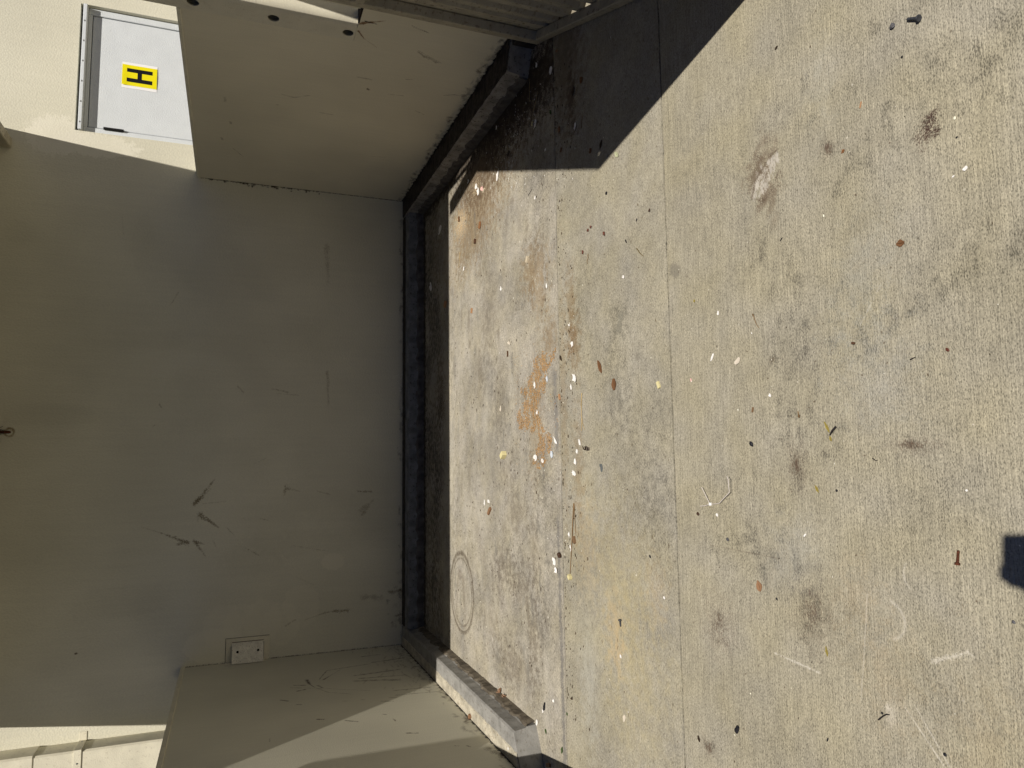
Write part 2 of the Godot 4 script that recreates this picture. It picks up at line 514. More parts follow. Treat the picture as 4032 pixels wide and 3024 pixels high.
	c.blot(-0.95, 3.2, 0.4, 0.12, 0.0, Color(0.72, 0.72, 0.68), 0.4, 0.7, 0.2, 1.0)
	c.blot(0.563, 3.56, 0.055, 0.035, 0.3, Color(0.52, 0.51, 0.46), 0.55, 0.5, 0.3)
	c.blot(0.40, 3.69, 0.03, 0.018, 0.0, Color(0.52, 0.50, 0.45), 0.6, 0.4, 0.2)
	rng.seed = 6
	for k in 420:
		c.blot(rng.randf_range(-1.4, 2.2), rng.randf_range(2.97, 3.92), rng.randf_range(0.002, 0.009), rng.randf_range(0.002, 0.005), rng.randf_range(-0.5, 0.5), Color(0.33, 0.29, 0.22), rng.randf_range(0.3, 0.8), 0.4, 0.3)
	mat = material("washed_concrete", canvas_image(c), bump, 1.4, 0.9)
	slab("concrete_slab", -1.9, 2.7, JOINT_A, JOINT_B, JOINT_A + 0.004, JOINT_B - 0.0042, mat, 2)

	# near strip: coarse broom finish
	c = new_canvas(-1.5, JOINT_B, 2.1, 5.55, 520.0, 13)
	dark = [
		[-0.55, 4.153, 0.07, 0.05, 0.0, 0.6], [-0.43, 4.57, 0.08, 0.07, 0.0, 0.55], [-0.966, 4.068, 0.04, 0.04, 0.0, 0.9],
		[-0.029, 4.541, 0.07, 0.035, 0.0, 0.9], [0.02, 4.921, 0.012, 0.05, 0.0, 0.8], [0.754, 5.018, 0.045, 0.04, 0.0, 0.8],
		[0.834, 4.72, 0.035, 0.025, 0.0, 0.7], [0.283, 4.462, 0.018, 0.03, 0.0, 0.9],
		[-0.2, 4.2, 0.3, 0.2, 0.0, 0.2], [-0.9, 4.35, 0.3, 0.3, 0.0, 0.18], [0.9, 4.3, 0.4, 0.3, 0.0, 0.2], [0.0, 4.95, 0.3, 0.2, 0.0, 0.2], [-0.55, 4.95, 0.2, 0.1, 0.0, 0.25]]
	# tyre smears and spilt dirt: many small touches along a way [points, width, touches]
	rng.seed = 77
	for s in [[[Vector2(0.84, 5.25), Vector2(0.85, 5.12), Vector2(0.81, 4.90), Vector2(0.74, 4.72)], 0.045, 70],
			[[Vector2(0.44, 5.25), Vector2(0.42, 5.12), Vector2(0.34, 4.93), Vector2(0.26, 4.78)], 0.035, 60],
			[[Vector2(0.40, 4.74), Vector2(0.36, 4.60), Vector2(0.27, 4.50), Vector2(0.20, 4.62)], 0.07, 80],
			[[Vector2(0.62, 4.42), Vector2(0.52, 4.52), Vector2(0.42, 4.60)], 0.04, 30],
			[[Vector2(-0.24, 4.36), Vector2(-0.34, 4.50), Vector2(-0.45, 4.62)], 0.07, 70],
			[[Vector2(-0.30, 4.10), Vector2(-0.26, 4.30), Vector2(-0.28, 4.45)], 0.03, 40],
			[[Vector2(0.15, 4.45), Vector2(0.05, 4.6), Vector2(0.0, 4.75)], 0.06, 40],
			[[Vector2(1.05, 5.0), Vector2(0.98, 4.75), Vector2(1.0, 4.5)], 0.05, 30]]:
		var way: Array = s[0]
		for k in s[2]:
			var t: float = rng.randf() * (way.size() - 1.001)
			var p: Vector2 = (way[int(t)] as Vector2).lerp(way[int(t) + 1], t - int(t)) + Vector2(rng.randfn(0, s[1]), rng.randfn(0, s[1] * 0.8))
			dark.append([p.x, p.y, rng.randf_range(0.012, 0.05), rng.randf_range(0.008, 0.03), rng.randf_range(-0.5, 0.5), rng.randf_range(0.12, 0.42)])
	bump = concrete(c, CONC_C, 61, 0.24, 0.20, 0.09, dark, 0.74, 36)
	var umber := Color(0.36, 0.30, 0.25)
	for s in [[-0.551, 4.153, 0.055, 0.045], [-0.43, 4.57, 0.06, 0.045], [-0.966, 4.068, 0.02, 0.022], [-0.029, 4.541, 0.04, 0.022], [0.02, 4.921, 0.012, 0.042], [0.834, 4.72, 0.02, 0.014]]:
		c.blot(s[0], s[1], s[2] * 1.3, s[3] * 1.3, 0.0, umber, 0.22, 0.9, 1.8)
		for k in int(20 + 9000.0 * sqrt(s[2] * s[3]) * 0.2):
			c.blot(s[0] + rng.randfn(0.0, s[2] * 0.42), s[1] + rng.randfn(0.0, s[3] * 0.42), rng.randf_range(0.002, 0.008), rng.randf_range(0.0012, 0.003), rng.randf_range(-0.3, 0.3), umber, rng.randf_range(0.2, 0.55), 0.5, 0.5)
	c.blot(0.754, 5.018, 0.030, 0.022, 0.2, Color(0.22, 0.15, 0.13), 0.8, 1.0, 1.0)
	c.blot(0.283, 4.462, 0.009, 0.016, 0.0, Color(0.36, 0.32, 0.26), 0.8, 0.7, 0.8)
	c.blot(0.683, 3.975, 0.030, 0.036, 0.5, Color(0.50, 0.48, 0.43), 0.75, 0.35, 0.3, 0.15)
	# spalled patch with its dirty rim
	c.blot(0.905, 4.485, 0.075, 0.045, -0.1, Color(0.47, 0.42, 0.36), 0.55, 0.9, 0.8)
	c.blot(0.860, 4.455, 0.060, 0.065, 0.4, Color(0.42, 0.37, 0.31), 0.75, 0.8, 0.8, 0.4)
	c.blot(0.795, 4.475, 0.045, 0.050, 0.3, Color(0.45, 0.40, 0.34), 0.7, 0.8, 0.8, 0.4)
	for k in 90:
		var t := rng.randf_range(-1.0, 1.0)
		var across := rng.randf_range(-1.0, 1.0) * (1.0 - t * t * 0.75) * 0.034
		var m := Vector2(0.845, 4.470) + Vector2(0.60, 0.80) * t * 0.075 + Vector2(0.80, -0.60) * across
		var g := rng.randf_range(0.68, 0.77)
		c.blot(m.x, m.y, rng.randf_range(0.006, 0.014), rng.randf_range(0.003, 0.008), rng.randf_range(-0.4, 0.4), Color(g, g * 0.967, g * 0.90), 0.85, 0.9, 0.9, 0.25)
	for q in [[0.775, 4.46, 0.800, 4.405], [0.800, 4.405, 0.850, 4.425], [0.850, 4.425, 0.900, 4.49], [0.900, 4.49, 0.912, 4.54], [0.775, 4.46, 0.800, 4.50], [0.80, 4.50, 0.845, 4.53]]:
		c.stroke(Vector2(q[0], q[1]), Vector2(q[2], q[3]), 0.006, 0.003, Color(0.36, 0.31, 0.26), 0.28, 0.9, 1.2)
	for k in 40:
		c.blot(0.835 + rng.randfn(0.0, 0.025), 4.465 + rng.randfn(0.0, 0.035), 0.004, 0.003, 0.0, Color(0.50, 0.46, 0.40), 0.6)
	c.blot(0.75, 4.49, 0.03, 0.03, 0.0, Color(0.50, 0.46, 0.39), 0.5, 0.9, 0.9)
	c.blot(0.70, 4.50, 0.03, 0.02, 0.0, Color(0.51, 0.47, 0.40), 0.5, 0.9, 0.9)
	# chalky scrapes
	var chalk := Color(0.84, 0.82, 0.77)
	c.stroke(Vector2(-0.576, 4.411), Vector2(-0.587, 4.584), 0.0022, 0.003, chalk, 0.42, 0.8, 1.2)
	c.stroke(Vector2(-0.472, 4.931), Vector2(-0.430, 5.021), 0.005, 0.005, chalk, 0.28, 0.9, 1.3)
	c.stroke(Vector2(-0.430, 5.021), Vector2(-0.437, 5.033), 0.004, 0.003, chalk, 0.4)
	c.stroke(Vector2(-0.597, 4.850), Vector2(-0.698, 4.946), 0.002, 0.0025, chalk, 0.5)
	c.stroke(Vector2(-0.580, 4.876), Vector2(-0.694, 4.958), 0.002, 0.0025, chalk, 0.5)
	c.stroke(Vector2(-0.35, 4.76), Vector2(-0.62, 4.72), 0.0025, 0.002, chalk, 0.35)
	c.blot(-0.627, 4.809, 0.035, 0.018, 0.4, chalk, 0.4, 0.7, 0.8)
	c.blot(-0.612, 4.800, 0.012, 0.008, 0.4, chalk, 0.6, 0.7, 0.8)
	c.ring(-0.40, 4.82, 0.045, 0.006, chalk, 0.22, 0.2, 2.9)
	c.ring(-0.285, 4.91, 0.04, 0.004, chalk, 0.2, 3.8, 5.4)
	c.stroke(Vector2(0.33, 4.79), Vector2(0.42, 4.86), 0.003, 0.003, chalk, 0.2)
	# tints
	c.blot(0.21, 4.83, 0.16, 0.14, 0.0, Color(0.66, 0.68, 0.69), 0.17, 0.9, 0.9, 1.0)
	c.blot(0.45, 4.80, 0.2, 0.1, 0.4, Color(0.68, 0.70, 0.69), 0.17, 0.9, 0.9, 1.0)
	c.blot(-0.28, 4.52, 0.12, 0.12, 0.0, Color(0.66, 0.68, 0.68), 0.17, 0.9, 0.9, 1.0)
	c.blot(1.02, 4.70, 0.16, 0.06, 0.0, Color(0.70, 0.71, 0.69), 0.17, 0.9, 0.9, 1.0)
	c.blot(-0.55, 4.80, 0.14, 0.10, 0.0, Color(0.72, 0.63, 0.48), 0.17, 0.9, 0.9, 1.0)
	c.blot(-0.62, 5.05, 0.2, 0.10, 0.0, Color(0.72, 0.64, 0.49), 0.17, 0.9, 0.9, 1.0)
	c.blot(-0.36, 4.72, 0.10, 0.08, 0.0, Color(0.72, 0.62, 0.46), 0.17, 0.9, 0.9, 1.0)
	# a scored cross line
	c.stroke(Vector2(-0.295, 4.12), Vector2(-0.30, 4.45), 0.0018, 0.0018, Color(0.42, 0.38, 0.33), 0.35)
	rng.seed = 7
	for k in 200:
		c.blot(rng.randf_range(-1.2, 2.0), rng.randf_range(3.94, 5.4), rng.randf_range(0.0015, 0.005), rng.randf_range(0.0012, 0.003), rng.randf_range(0, PI), Color(0.30, 0.25, 0.20), rng.randf_range(0.3, 0.85), 0.4, 0.3)
	for k in 90:
		c.blot(rng.randf_range(-1.2, 2.0), rng.randf_range(3.94, 5.4), rng.randf_range(0.0015, 0.0035), rng.randf_range(0.0012, 0.003), 0.0, Color(0.9, 0.88, 0.83), rng.randf_range(0.4, 0.9), 0.4, 0.3)
	mat = material("broomed_concrete", canvas_image(c), bump, 1.0, 0.92)
	slab("concrete_slab", -1.5, 2.1, JOINT_B, 5.55, JOINT_B + 0.0042, 7.39, mat, 3)

# ------------------------------------------------------------------ kerbs
# profile measured from the wall: offset and height; at(o, y, s) places it at the length s
func kerb(called: String, label: String, width: float, length: float, mat: Material, band: Material, foot: Material, seed_: int, at: Callable, slope: float, turned: bool, cover := 0.42) -> void:
	var t := thing(called, label, "kerb")
	var n := FastNoiseLite.new()
	n.seed = seed_
	n.frequency = 9.0
	n.fractal_octaves = 4
	var prof := [Vector2(0.0, -0.05), Vector2(0.0, KERB), Vector2(width * 0.45, KERB), Vector2(width - 0.014, KERB), Vector2(width - 0.005, KERB - 0.008), Vector2(width + 0.002, 0.060), Vector2(width + 0.0055, 0.050), Vector2(width + 0.014, -0.05)]
	var segs := int(length / 0.025)
	var ring := func(k: int) -> Array:
		var out := []
		for j in prof.size():
			var o: float = prof[j].x
			var y: float = prof[j].y
			var s: float = (length + (width * 0.5 - o) * slope) * k / segs
			if j >= 3 and j <= 6:
				var amp := 0.0022 if j < 5 else 0.004
				o += n.get_noise_2d(s, j * 3.1) * amp
				y += n.get_noise_2d(s + 40.0, j * 3.1) * amp * (0.6 if j < 5 else 1.5)
			out.append(at.call(o, y, s))
		return out
	var st := begin()
	var prev: Array = ring.call(0)
	for k in range(1, segs + 1):
		var cur: Array = ring.call(k)
		for j in prof.size() - 1:
			if turned:
				quad(st, prev[j], prev[j + 1], cur[j + 1], cur[j])
			else:
				quad(st, prev[j + 1], prev[j], cur[j], cur[j + 1])
		prev = cur
	for j in range(1, prof.size() - 1):
		if turned:
			tri(st, prev[0], prev[j + 1], prev[j])
		else:
			tri(st, prev[0], prev[j], prev[j + 1])
	put("kerb_body", done(st), mat, t)
	# the strip of bedding mortar on its top, against the wall
	st = begin()
	var bp := [Vector2(0.0, KERB + 0.0035), Vector2(width * cover, KERB + 0.0035), Vector2(width * (cover + 0.04), KERB - 0.002)]
	var last: Array = []
	for k in segs + 1:
		var cur := []
		for j in 3:
			var s: float = (length + (width * 0.5 - bp[j].x) * slope) * k / segs - (0.002 if k == segs else 0.0)
			cur.append(at.call(bp[j].x + (n.get_noise_2d(s, 77.0) * 0.006 if j > 0 else 0.0), bp[j].y + n.get_noise_2d(s * 2.0, 60.0 + j) * 0.0012, s))
		if k > 0:
			for j in 2:
				if turned:
					quad(st, last[j], last[j + 1], cur[j + 1], cur[j])
				else:
					quad(st, last[j + 1], last[j], cur[j], cur[j + 1])
		last = cur
	put("mortar_strip", done(st), band, t)
	# rough dirty foot of its inner face
	st = begin()
	for k in segs + 1:
		var cur := []
		for j in 3:
			var o: float = width + [0.0045, 0.0125, 0.0200][j] + n.get_noise_2d(k * 0.025, 90.0 + j * 5.0) * 0.005
			var y: float = [0.058, 0.045, -0.002][j] + (n.get_noise_2d(k * 0.025, 30.0) * 0.022 if j < 2 else 0.0)
			var s: float = (length + (width * 0.5 - o) * slope) * k / segs - (0.003 if k == segs else 0.0)
			cur.append(at.call(o, y, s))
		if k > 0:
			for j in 2:
				if turned:
					quad(st, last[j], last[j + 1], cur[j + 1], cur[j])
				else:
					quad(st, last[j + 1], last[j], cur[j], cur[j + 1])
		last = cur
	put("rough_foot", done(st), foot, t)

func kerbs() -> void:
	mats.rear_foot = weathered("rear_foot", Color(0.37, 0.36, 0.35), 83, 0.7, 2.0, 0.95)
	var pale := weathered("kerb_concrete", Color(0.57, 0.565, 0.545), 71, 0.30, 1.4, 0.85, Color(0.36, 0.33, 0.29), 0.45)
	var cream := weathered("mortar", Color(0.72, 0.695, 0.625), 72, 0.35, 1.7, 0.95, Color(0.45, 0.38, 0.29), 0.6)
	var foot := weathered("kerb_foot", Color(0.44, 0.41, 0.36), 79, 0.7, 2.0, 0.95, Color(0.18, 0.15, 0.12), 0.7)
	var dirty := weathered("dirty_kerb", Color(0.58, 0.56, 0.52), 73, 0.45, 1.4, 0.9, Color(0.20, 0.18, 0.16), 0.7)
	var black := weathered("dirty_shaded_mortar", Color(0.26, 0.24, 0.22), 74, 0.9, 2.5, 0.95, Color(0.08, 0.07, 0.06), 0.8)  # mortar darkened by dirt and by painted shade on the kerb top
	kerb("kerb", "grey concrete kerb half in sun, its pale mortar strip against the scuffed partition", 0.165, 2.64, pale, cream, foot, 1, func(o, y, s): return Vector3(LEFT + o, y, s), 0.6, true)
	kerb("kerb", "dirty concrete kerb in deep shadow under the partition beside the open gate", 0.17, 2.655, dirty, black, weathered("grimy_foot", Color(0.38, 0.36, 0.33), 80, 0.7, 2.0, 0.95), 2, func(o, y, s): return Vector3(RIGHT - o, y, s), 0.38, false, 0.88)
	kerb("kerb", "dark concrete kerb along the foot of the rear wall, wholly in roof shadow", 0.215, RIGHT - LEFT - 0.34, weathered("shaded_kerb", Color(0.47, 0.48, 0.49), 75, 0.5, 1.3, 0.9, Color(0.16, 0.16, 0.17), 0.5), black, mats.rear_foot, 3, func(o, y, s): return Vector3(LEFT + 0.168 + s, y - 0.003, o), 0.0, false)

# ------------------------------------------------------------------ walls
# a box whose faces all read the texture through uv(point)
func box_uv(st: SurfaceTool, lo: Vector3, hi: Vector3, uv: Callable) -> void:
	var a := Vector3(lo.x, lo.y, hi.z); var b := Vector3(hi.x, lo.y, hi.z); var c := Vector3(hi.x, hi.y, hi.z); var d := Vector3(lo.x, hi.y, hi.z)
	var e := Vector3(lo.x, lo.y, lo.z); var f := Vector3(hi.x, lo.y, lo.z); var g := Vector3(hi.x, hi.y, lo.z); var h := Vector3(lo.x, hi.y, lo.z)
	for q in [[a, b, c, d], [f, e, h, g], [e, a, d, h], [b, f, g, c], [d, c, g, h], [e, f, b, a]]:
		quad_uv(st, q, [uv.call(q[0]), uv.call(q[1]), uv.call(q[2]), uv.call(q[3])])

func paint_base(c: Canvas, base: Color, seed_: int) -> Image:
	var w := c.w; var h := c.h
	var big := noise_bytes(w, h, 0.9 / c.ppm, seed_, FastNoiseLite.TYPE_SIMPLEX_SMOOTH, 3)
	var drag := noise_bytes(w, h, 0.10, seed_ + 1, FastNoiseLite.TYPE_SIMPLEX_SMOOTH, 3, 1, 16)
	var roll := noise_bytes(w, h, 0.25, seed_ + 2, FastNoiseLite.TYPE_SIMPLEX, 2)
	var rgb := PackedByteArray()
	rgb.resize(w * h * 3)
	var b := PackedByteArray()
	b.resize(w * h)
	for k in w * h:
		var f := 1.0 + ((big[k] - 128) * 0.07 + (drag[k] - 128) * 0.022 + (roll[k] - 128) * 0.05) / 255.0
		rgb[k * 3] = clampi(int(base.r * 255.0 * f), 0, 255)
		rgb[k * 3 + 1] = clampi(int(base.g * 255.0 * f), 0, 255)
		rgb[k * 3 + 2] = clampi(int(base.b * 255.0 * f), 0, 255)
		b[k] = clampi(int(128 + (roll[k] - 128) * 0.5 + (drag[k] - 128) * 0.12), 0, 255)
	c.rgb = rgb
	return Image.create_from_data(w, h, false, Image.FORMAT_L8, b)

# the frayed dark line where the paint ends above the kerb, and grime above it
func foot_grime(c: Canvas, a0: float, a1: float, seed_: int, height: float, strength: float) -> void:
	rng.seed = seed_
	var x := a0
	while x < a1:
		c.blot(x, KERB + 0.002, 0.02, rng.randf_range(0.006, 0.016), 0.0, Color(0.06, 0.055, 0.06), 0.95, 0.6, 0.5, 0.3)
		x += 0.012
	for k in int((a1 - a0) * 60.0):
		var r := rng.randf()
		c.blot(rng.randf_range(a0, a1), KERB + r * r * height, rng.randf_range(0.006, 0.05), rng.randf_range(0.004, 0.02), rng.randf_range(-0.3, 0.3), Color(0.30, 0.27, 0.23), rng.randf_range(0.1, 0.5) * strength, 0.9, 0.8)

const CREAM := Color(0.840, 0.827, 0.750)
const CONC_A := Color(0.648, 0.624, 0.566)
const CONC_B := Color(0.630, 0.608, 0.540)
const CONC_C := Color(0.632, 0.608, 0.532)

func rear_wall() -> void:
	var c := new_canvas(-2.2, 0.0, 3.8, 3.4, 230.0, 21)
	var bump := paint_base(c, CREAM, 81)
	var scuff := Color(0.47, 0.43, 0.34)
	var pale := Color(0.93, 0.92, 0.86)
	var fresh := Color(0.905, 0.885, 0.80)
	# touched-up areas
	c.blot(2.50, 2.82, 0.16, 0.20, 0.2, Color(0.895, 0.88, 0.81), 0.9, 0.25, 0.15, 0.08)
	c.blot(2.46, 2.55, 0.10, 0.30, 0.0, Color(0.895, 0.88, 0.81), 0.8, 0.25, 0.15, 0.08)
	rng.seed = 19
	for k in 26:      # roller laps and old touch-ups
		var sx := rng.randf_range(0.10, 0.40)
		var sy := rng.randf_range(0.15, 0.7)
		var m := Vector2(rng.randf_range(-1.6, 2.4), rng.randf_range(0.3, 3.1))
		var tint := CREAM.lightened(0.12) if rng.randf() < 0.5 else CREAM.darkened(0.10)
		for q in 5:
			c.blot(m.x + rng.randf_range(-0.3, 0.3) * sx, m.y + rng.randf_range(-0.5, 0.5) * sy, sx * 0.7, sy * 0.5, 0.0, tint, 0.035, 0.25, 0.15, 0.12)
	for k in 5:
		c.blot(-1.22 + rng.randf_range(-0.08, 0.08), 1.28 + (k - 2) * 0.14, 0.17, 0.14, 0.0, fresh, 0.25, 0.15, 0.05, 0.05)
	c.blot(-0.82, 0.76, 0.07, 0.09, 0.0, fresh, 0.5, 0.1, 0.05, 0.05)
	c.blot(-1.40, 1.62, 0.13, 0.22, 0.0, fresh, 0.4, 0.1, 0.05, 0.05)
	c.stroke(Vector2(-0.123, 1.647), Vector2(-0.323, 1.787), 0.0040, 0.0140, scuff, 0.27, 0.7, 0.9)
	c.stroke(Vector2(-0.197, 1.671), Vector2(-0.305, 1.780), 0.0040, 0.0160, scuff, 0.21, 0.7, 0.9)
	c.stroke(Vector2(-0.398, 1.751), Vector2(-0.505, 1.611), 0.0180, 0.0040, scuff, 0.27, 0.7, 0.9)
	c.stroke(Vector2(-0.406, 1.759), Vector2(-0.461, 1.758), 0.0080, 0.0040, scuff, 0.18, 0.7, 0.9)
	c.stroke(Vector2(-0.522, 2.015), Vector2(-0.613, 1.821), 0.0040, 0.0140, scuff, 0.27, 0.7, 0.9)
	c.stroke(Vector2(-0.618, 1.896), Vector2(-0.604, 1.821), 0.0080, 0.0120, scuff, 0.21, 0.7, 0.9)
	c.stroke(Vector2(-0.597, 1.779), Vector2(-0.720, 1.699), 0.0140, 0.0040, scuff, 0.24, 0.7, 0.9)
	c.stroke(Vector2(-0.607, 1.771), Vector2(-0.628, 1.707), 0.0100, 0.0040, scuff, 0.18, 0.7, 0.9)
	c.stroke(Vector2(-0.192, 1.134), Vector2(-0.269, 1.142), 0.0120, 0.0060, scuff, 0.18, 0.7, 0.9)
	c.stroke(Vector2(-0.211, 1.134), Vector2(-0.243, 1.022), 0.0120, 0.0030, scuff, 0.15, 0.7, 0.9)
	c.stroke(Vector2(-0.243, 0.890), Vector2(-0.273, 0.793), 0.0050, 0.0050, scuff, 0.18, 0.7, 0.9)
	c.stroke(Vector2(-0.256, 0.569), Vector2(-0.259, 0.460), 0.0080, 0.0080, scuff, 0.27, 0.7, 0.9)
	c.stroke(Vector2(-0.330, 0.439), Vector2(-0.415, 0.558), 0.0100, 0.0160, scuff, 0.12, 0.7, 0.9)
	c.stroke(Vector2(-0.359, 0.469), Vector2(-0.455, 0.537), 0.0100, 0.0140, scuff, 0.12, 0.7, 0.9)
	c.stroke(Vector2(-0.672, 1.414), Vector2(-0.733, 1.323), 0.0040, 0.0040, scuff, 0.27, 0.7, 0.9)
	c.stroke(Vector2(-0.672, 1.079), Vector2(-0.736, 0.787), 0.0030, 0.0030, scuff, 0.21, 0.7, 0.9)
	c.stroke(Vector2(-0.447, 1.321), Vector2(-0.464, 1.261), 0.0040, 0.0040, scuff, 0.24, 0.7, 0.9)
	c.stroke(Vector2(-0.604, 1.651), Vector2(-0.660, 1.624), 0.0040, 0.0040, scuff, 0.21, 0.7, 0.9)
	c.stroke(Vector2(-1.264, 0.967), Vector2(-1.221, 0.809), 0.0030, 0.0060, scuff, 0.24, 0.7, 0.9)
	c.stroke(Vector2(-1.221, 0.809), Vector2(-1.217, 0.637), 0.0060, 0.0140, scuff, 0.30, 0.7, 0.9)
	c.stroke(Vector2(-1.297, 1.113), Vector2(-1.257, 1.041), 0.0050, 0.0050, scuff, 0.21, 0.7, 0.9)
	c.stroke(Vector2(-0.919, 1.047), Vector2(-0.996, 0.906), 0.0030, 0.0030, scuff, 0.15, 0.7, 0.9)
	c.stroke(Vector2(-0.015, 1.376), Vector2(0.028, 1.286), 0.0030, 0.0030, scuff, 0.18, 0.7, 0.9)
	c.stroke(Vector2(-1.098, 0.313), Vector2(-1.090, 0.212), 0.0140, 0.0140, scuff, 0.18, 0.7, 0.9)
	c.stroke(Vector2(-1.120, 0.531), Vector2(-1.142, 0.373), 0.0200, 0.0200, scuff, 0.09, 0.7, 0.9)
	c.stroke(Vector2(-1.298, 0.262), Vector2(-1.294, 0.191), 0.0120, 0.0120, scuff, 0.18, 0.7, 0.9)
	c.stroke(Vector2(-0.471, 2.147), Vector2(-0.532, 1.998), 0.0030, 0.0030, scuff, 0.18, 0.7, 0.9)
	c.stroke(Vector2(-0.316, 1.728), Vector2(-0.303, 1.564), 0.0040, 0.0040, scuff, 0.12, 0.7, 0.9)
	c.stroke(Vector2(-0.507, 1.558), Vector2(-0.565, 1.504), 0.0040, 0.0040, scuff, 0.18, 0.7, 0.9)
	c.stroke(Vector2(1.841, 0.843), Vector2(1.512, 0.828), 0.0200, 0.0100, scuff, 0.08, 0.7, 0.9)
	c.stroke(Vector2(0.753, 0.824), Vector2(0.455, 0.811), 0.0120, 0.0060, scuff, 0.09, 0.7, 0.9)
	c.stroke(Vector2(0.609, 1.508), Vector2(0.559, 1.459), 0.0050, 0.0050, scuff, 0.18, 0.7, 0.9)
	c.stroke(Vector2(0.594, 1.247), Vector2(0.566, 1.129), 0.0060, 0.0060, scuff, 0.18, 0.7, 0.9)
	c.stroke(Vector2(0.557, 1.227), Vector2(0.544, 1.048), 0.0040, 0.0040, scuff, 0.15, 0.7, 0.9)
	c.stroke(Vector2(0.458, 2.053), Vector2(0.429, 2.034), 0.0040, 0.0040, scuff, 0.24, 0.7, 0.9)
	c.stroke(Vector2(0.301, 2.074), Vector2(0.272, 2.090), 0.0040, 0.0040, scuff, 0.21, 0.7, 0.9)
	c.stroke(Vector2(1.238, 1.998), Vector2(1.344, 1.947), 0.0040, 0.0040, scuff, 0.15, 0.7, 0.9)
	c.stroke(Vector2(1.918, 2.351), Vector2(1.777, 2.337), 0.0040, 0.0040, scuff, 0.09, 0.7, 0.9)
	c.stroke(Vector2(0.282, 2.903), Vector2(0.310, 1.806), 0.0025, 0.0025, pale, 0.16, 0.7, 0.9)
	c.stroke(Vector2(0.245, 2.902), Vector2(0.274, 2.073), 0.0025, 0.0025, pale, 0.16, 0.7, 0.9)
	c.stroke(Vector2(0.210, 2.908), Vector2(0.221, 2.547), 0.0025, 0.0025, pale, 0.20, 0.7, 0.9)
	c.stroke(Vector2(0.165, 2.921), Vector2(0.102, 2.720), 0.0025, 0.0025, pale, 0.16, 0.7, 0.9)
	c.stroke(Vector2(0.580, 3.074), Vector2(0.598, 2.726), 0.0025, 0.0025, pale, 0.12, 0.7, 0.9)
	foot_grime(c, LEFT, RIGHT, 3, 0.10, 0.7)
	for k in 40:
		c.blot(rng.randf_range(-1.5, -0.9), KERB + rng.randf() * 0.2, rng.randf_range(0.004, 0.02), rng.randf_range(0.004, 0.02), 0.0, Color(0.45, 0.42, 0.37), rng.randf_range(0.1, 0.35), 0.9, 0.9)
	# splashes of white by the foot
	for k in 170:
		var a := rng.randfn(0.60, 0.15)
		c.blot(a, KERB + abs(rng.randfn(0.03, 0.045)), rng.randf_range(0.003, 0.009), rng.randf_range(0.003, 0.012), rng.randf_range(-1, 1), Color(0.95, 0.94, 0.90), rng.randf_range(0.35, 0.85), 0.6, 0.5)
	# black scabs on the corner joint beside the low partition
	for k in 60:
		c.blot(RIGHT - abs(rng.randfn(0.0, 0.010)), rng.randf_range(0.9, 1.75), rng.randf_range(0.003, 0.010), rng.randf_range(0.004, 0.016), 0.0, Color(0.10, 0.08, 0.06), rng.randf_range(0.3, 0.85), 0.7, 0.7)
	c.stroke(Vector2(RIGHT - 0.003, KERB), Vector2(RIGHT - 0.003, TOP), 0.004, 0.004, Color(0.20, 0.17, 0.13), 0.6)
	c.stroke(Vector2(LEFT + 0.003, KERB), Vector2(LEFT + 0.003, TOP), 0.004, 0.004, Color(0.24, 0.21, 0.17), 0.5)
	# rust halo round the hanging bolt
	c.ring(0.238, 3.0, 0.028, 0.010, Color(0.50, 0.44, 0.32), 0.4)
	c.blot(-1.36, 2.52, 0.008, 0.010, 0.0, Color(0.3, 0.26, 0.2), 0.8)
	var mat := material("painted_wall", canvas_image(c), bump, 1.0, 0.62)
	mat.normal_scale = 0.5
	var uv := func(p: Vector3) -> Vector2:
		return Vector2(pingpong((p.x + 2.2) / 6.0 + 8.0, 1.0), pingpong((p.y) / 3.4 + 8.0, 1.0))
	# opening of the door
	var x0 := 2.563; var x1 := 3.598; var top := 2.69
	var t := thing("rear_wall", "tall cream painted wall with scuffs and a frayed black foot line", "wall")
	var st := begin()
	for xs in [[-8.2, -2.2], [-2.2, x0], [x0, x1], [x1, 3.8], [3.8, 9.8]]:
		for ys in [[-0.04, top], [top, 3.4], [3.4, 5.2]]:
			if xs[0] == x0 and ys[1] == top:
				continue
			box_uv(st, Vector3(xs[0], ys[0], -0.22), Vector3(xs[1], ys[1], 0.0), uv)
	st.generate_normals()
	st.generate_tangents()
	put("wall_panel", st.commit(), mat, t)
	put("wall_coping", box_mesh(Vector3(-8.25, 5.2, -0.26), Vector3(9.85, 5.26, 0.05), 0.01), mats.cream, t)

	# the door with its frame, cap, hinge and sign
	var white := weathered("door_paint", Color(0.83, 0.85, 0.86), 82, 0.035, 0.8, 0.5, Color(0.7, 0.7, 0.7), 0.08)
	t = thing("service_door", "white metal door carrying a yellow letter sign, in sun beyond the partition", "door")
	st = begin()
	box(st, Vector3(2.566, 0.0, -0.10), Vector3(2.616, 2.64, -0.040), 0.003)
	put("door_jamb", done(st), white, t)
	st = begin()
	box(st, Vector3(3.542, 0.0, -0.10), Vector3(3.595, 2.64, -0.040), 0.003)
	put("door_jamb", done(st), white, t)
	put("door_header", box_mesh(Vector3(2.6165, 2.614, -0.10), Vector3(3.5415, 2.64, -0.041), 0.002), white, t)
	var cap := put("drip_cap", box_mesh(Vector3(2.568, 2.6415, -0.08), Vector3(3.593, 2.668, 0.020), 0.003), white, t)
	for k in 6:
		put("rivet", box_mesh(Vector3(2.62 + k * 0.165, 2.651, 0.0195), Vector3(2.632 + k * 0.165, 2.660, 0.023), 0.003), mats.steel, cap)
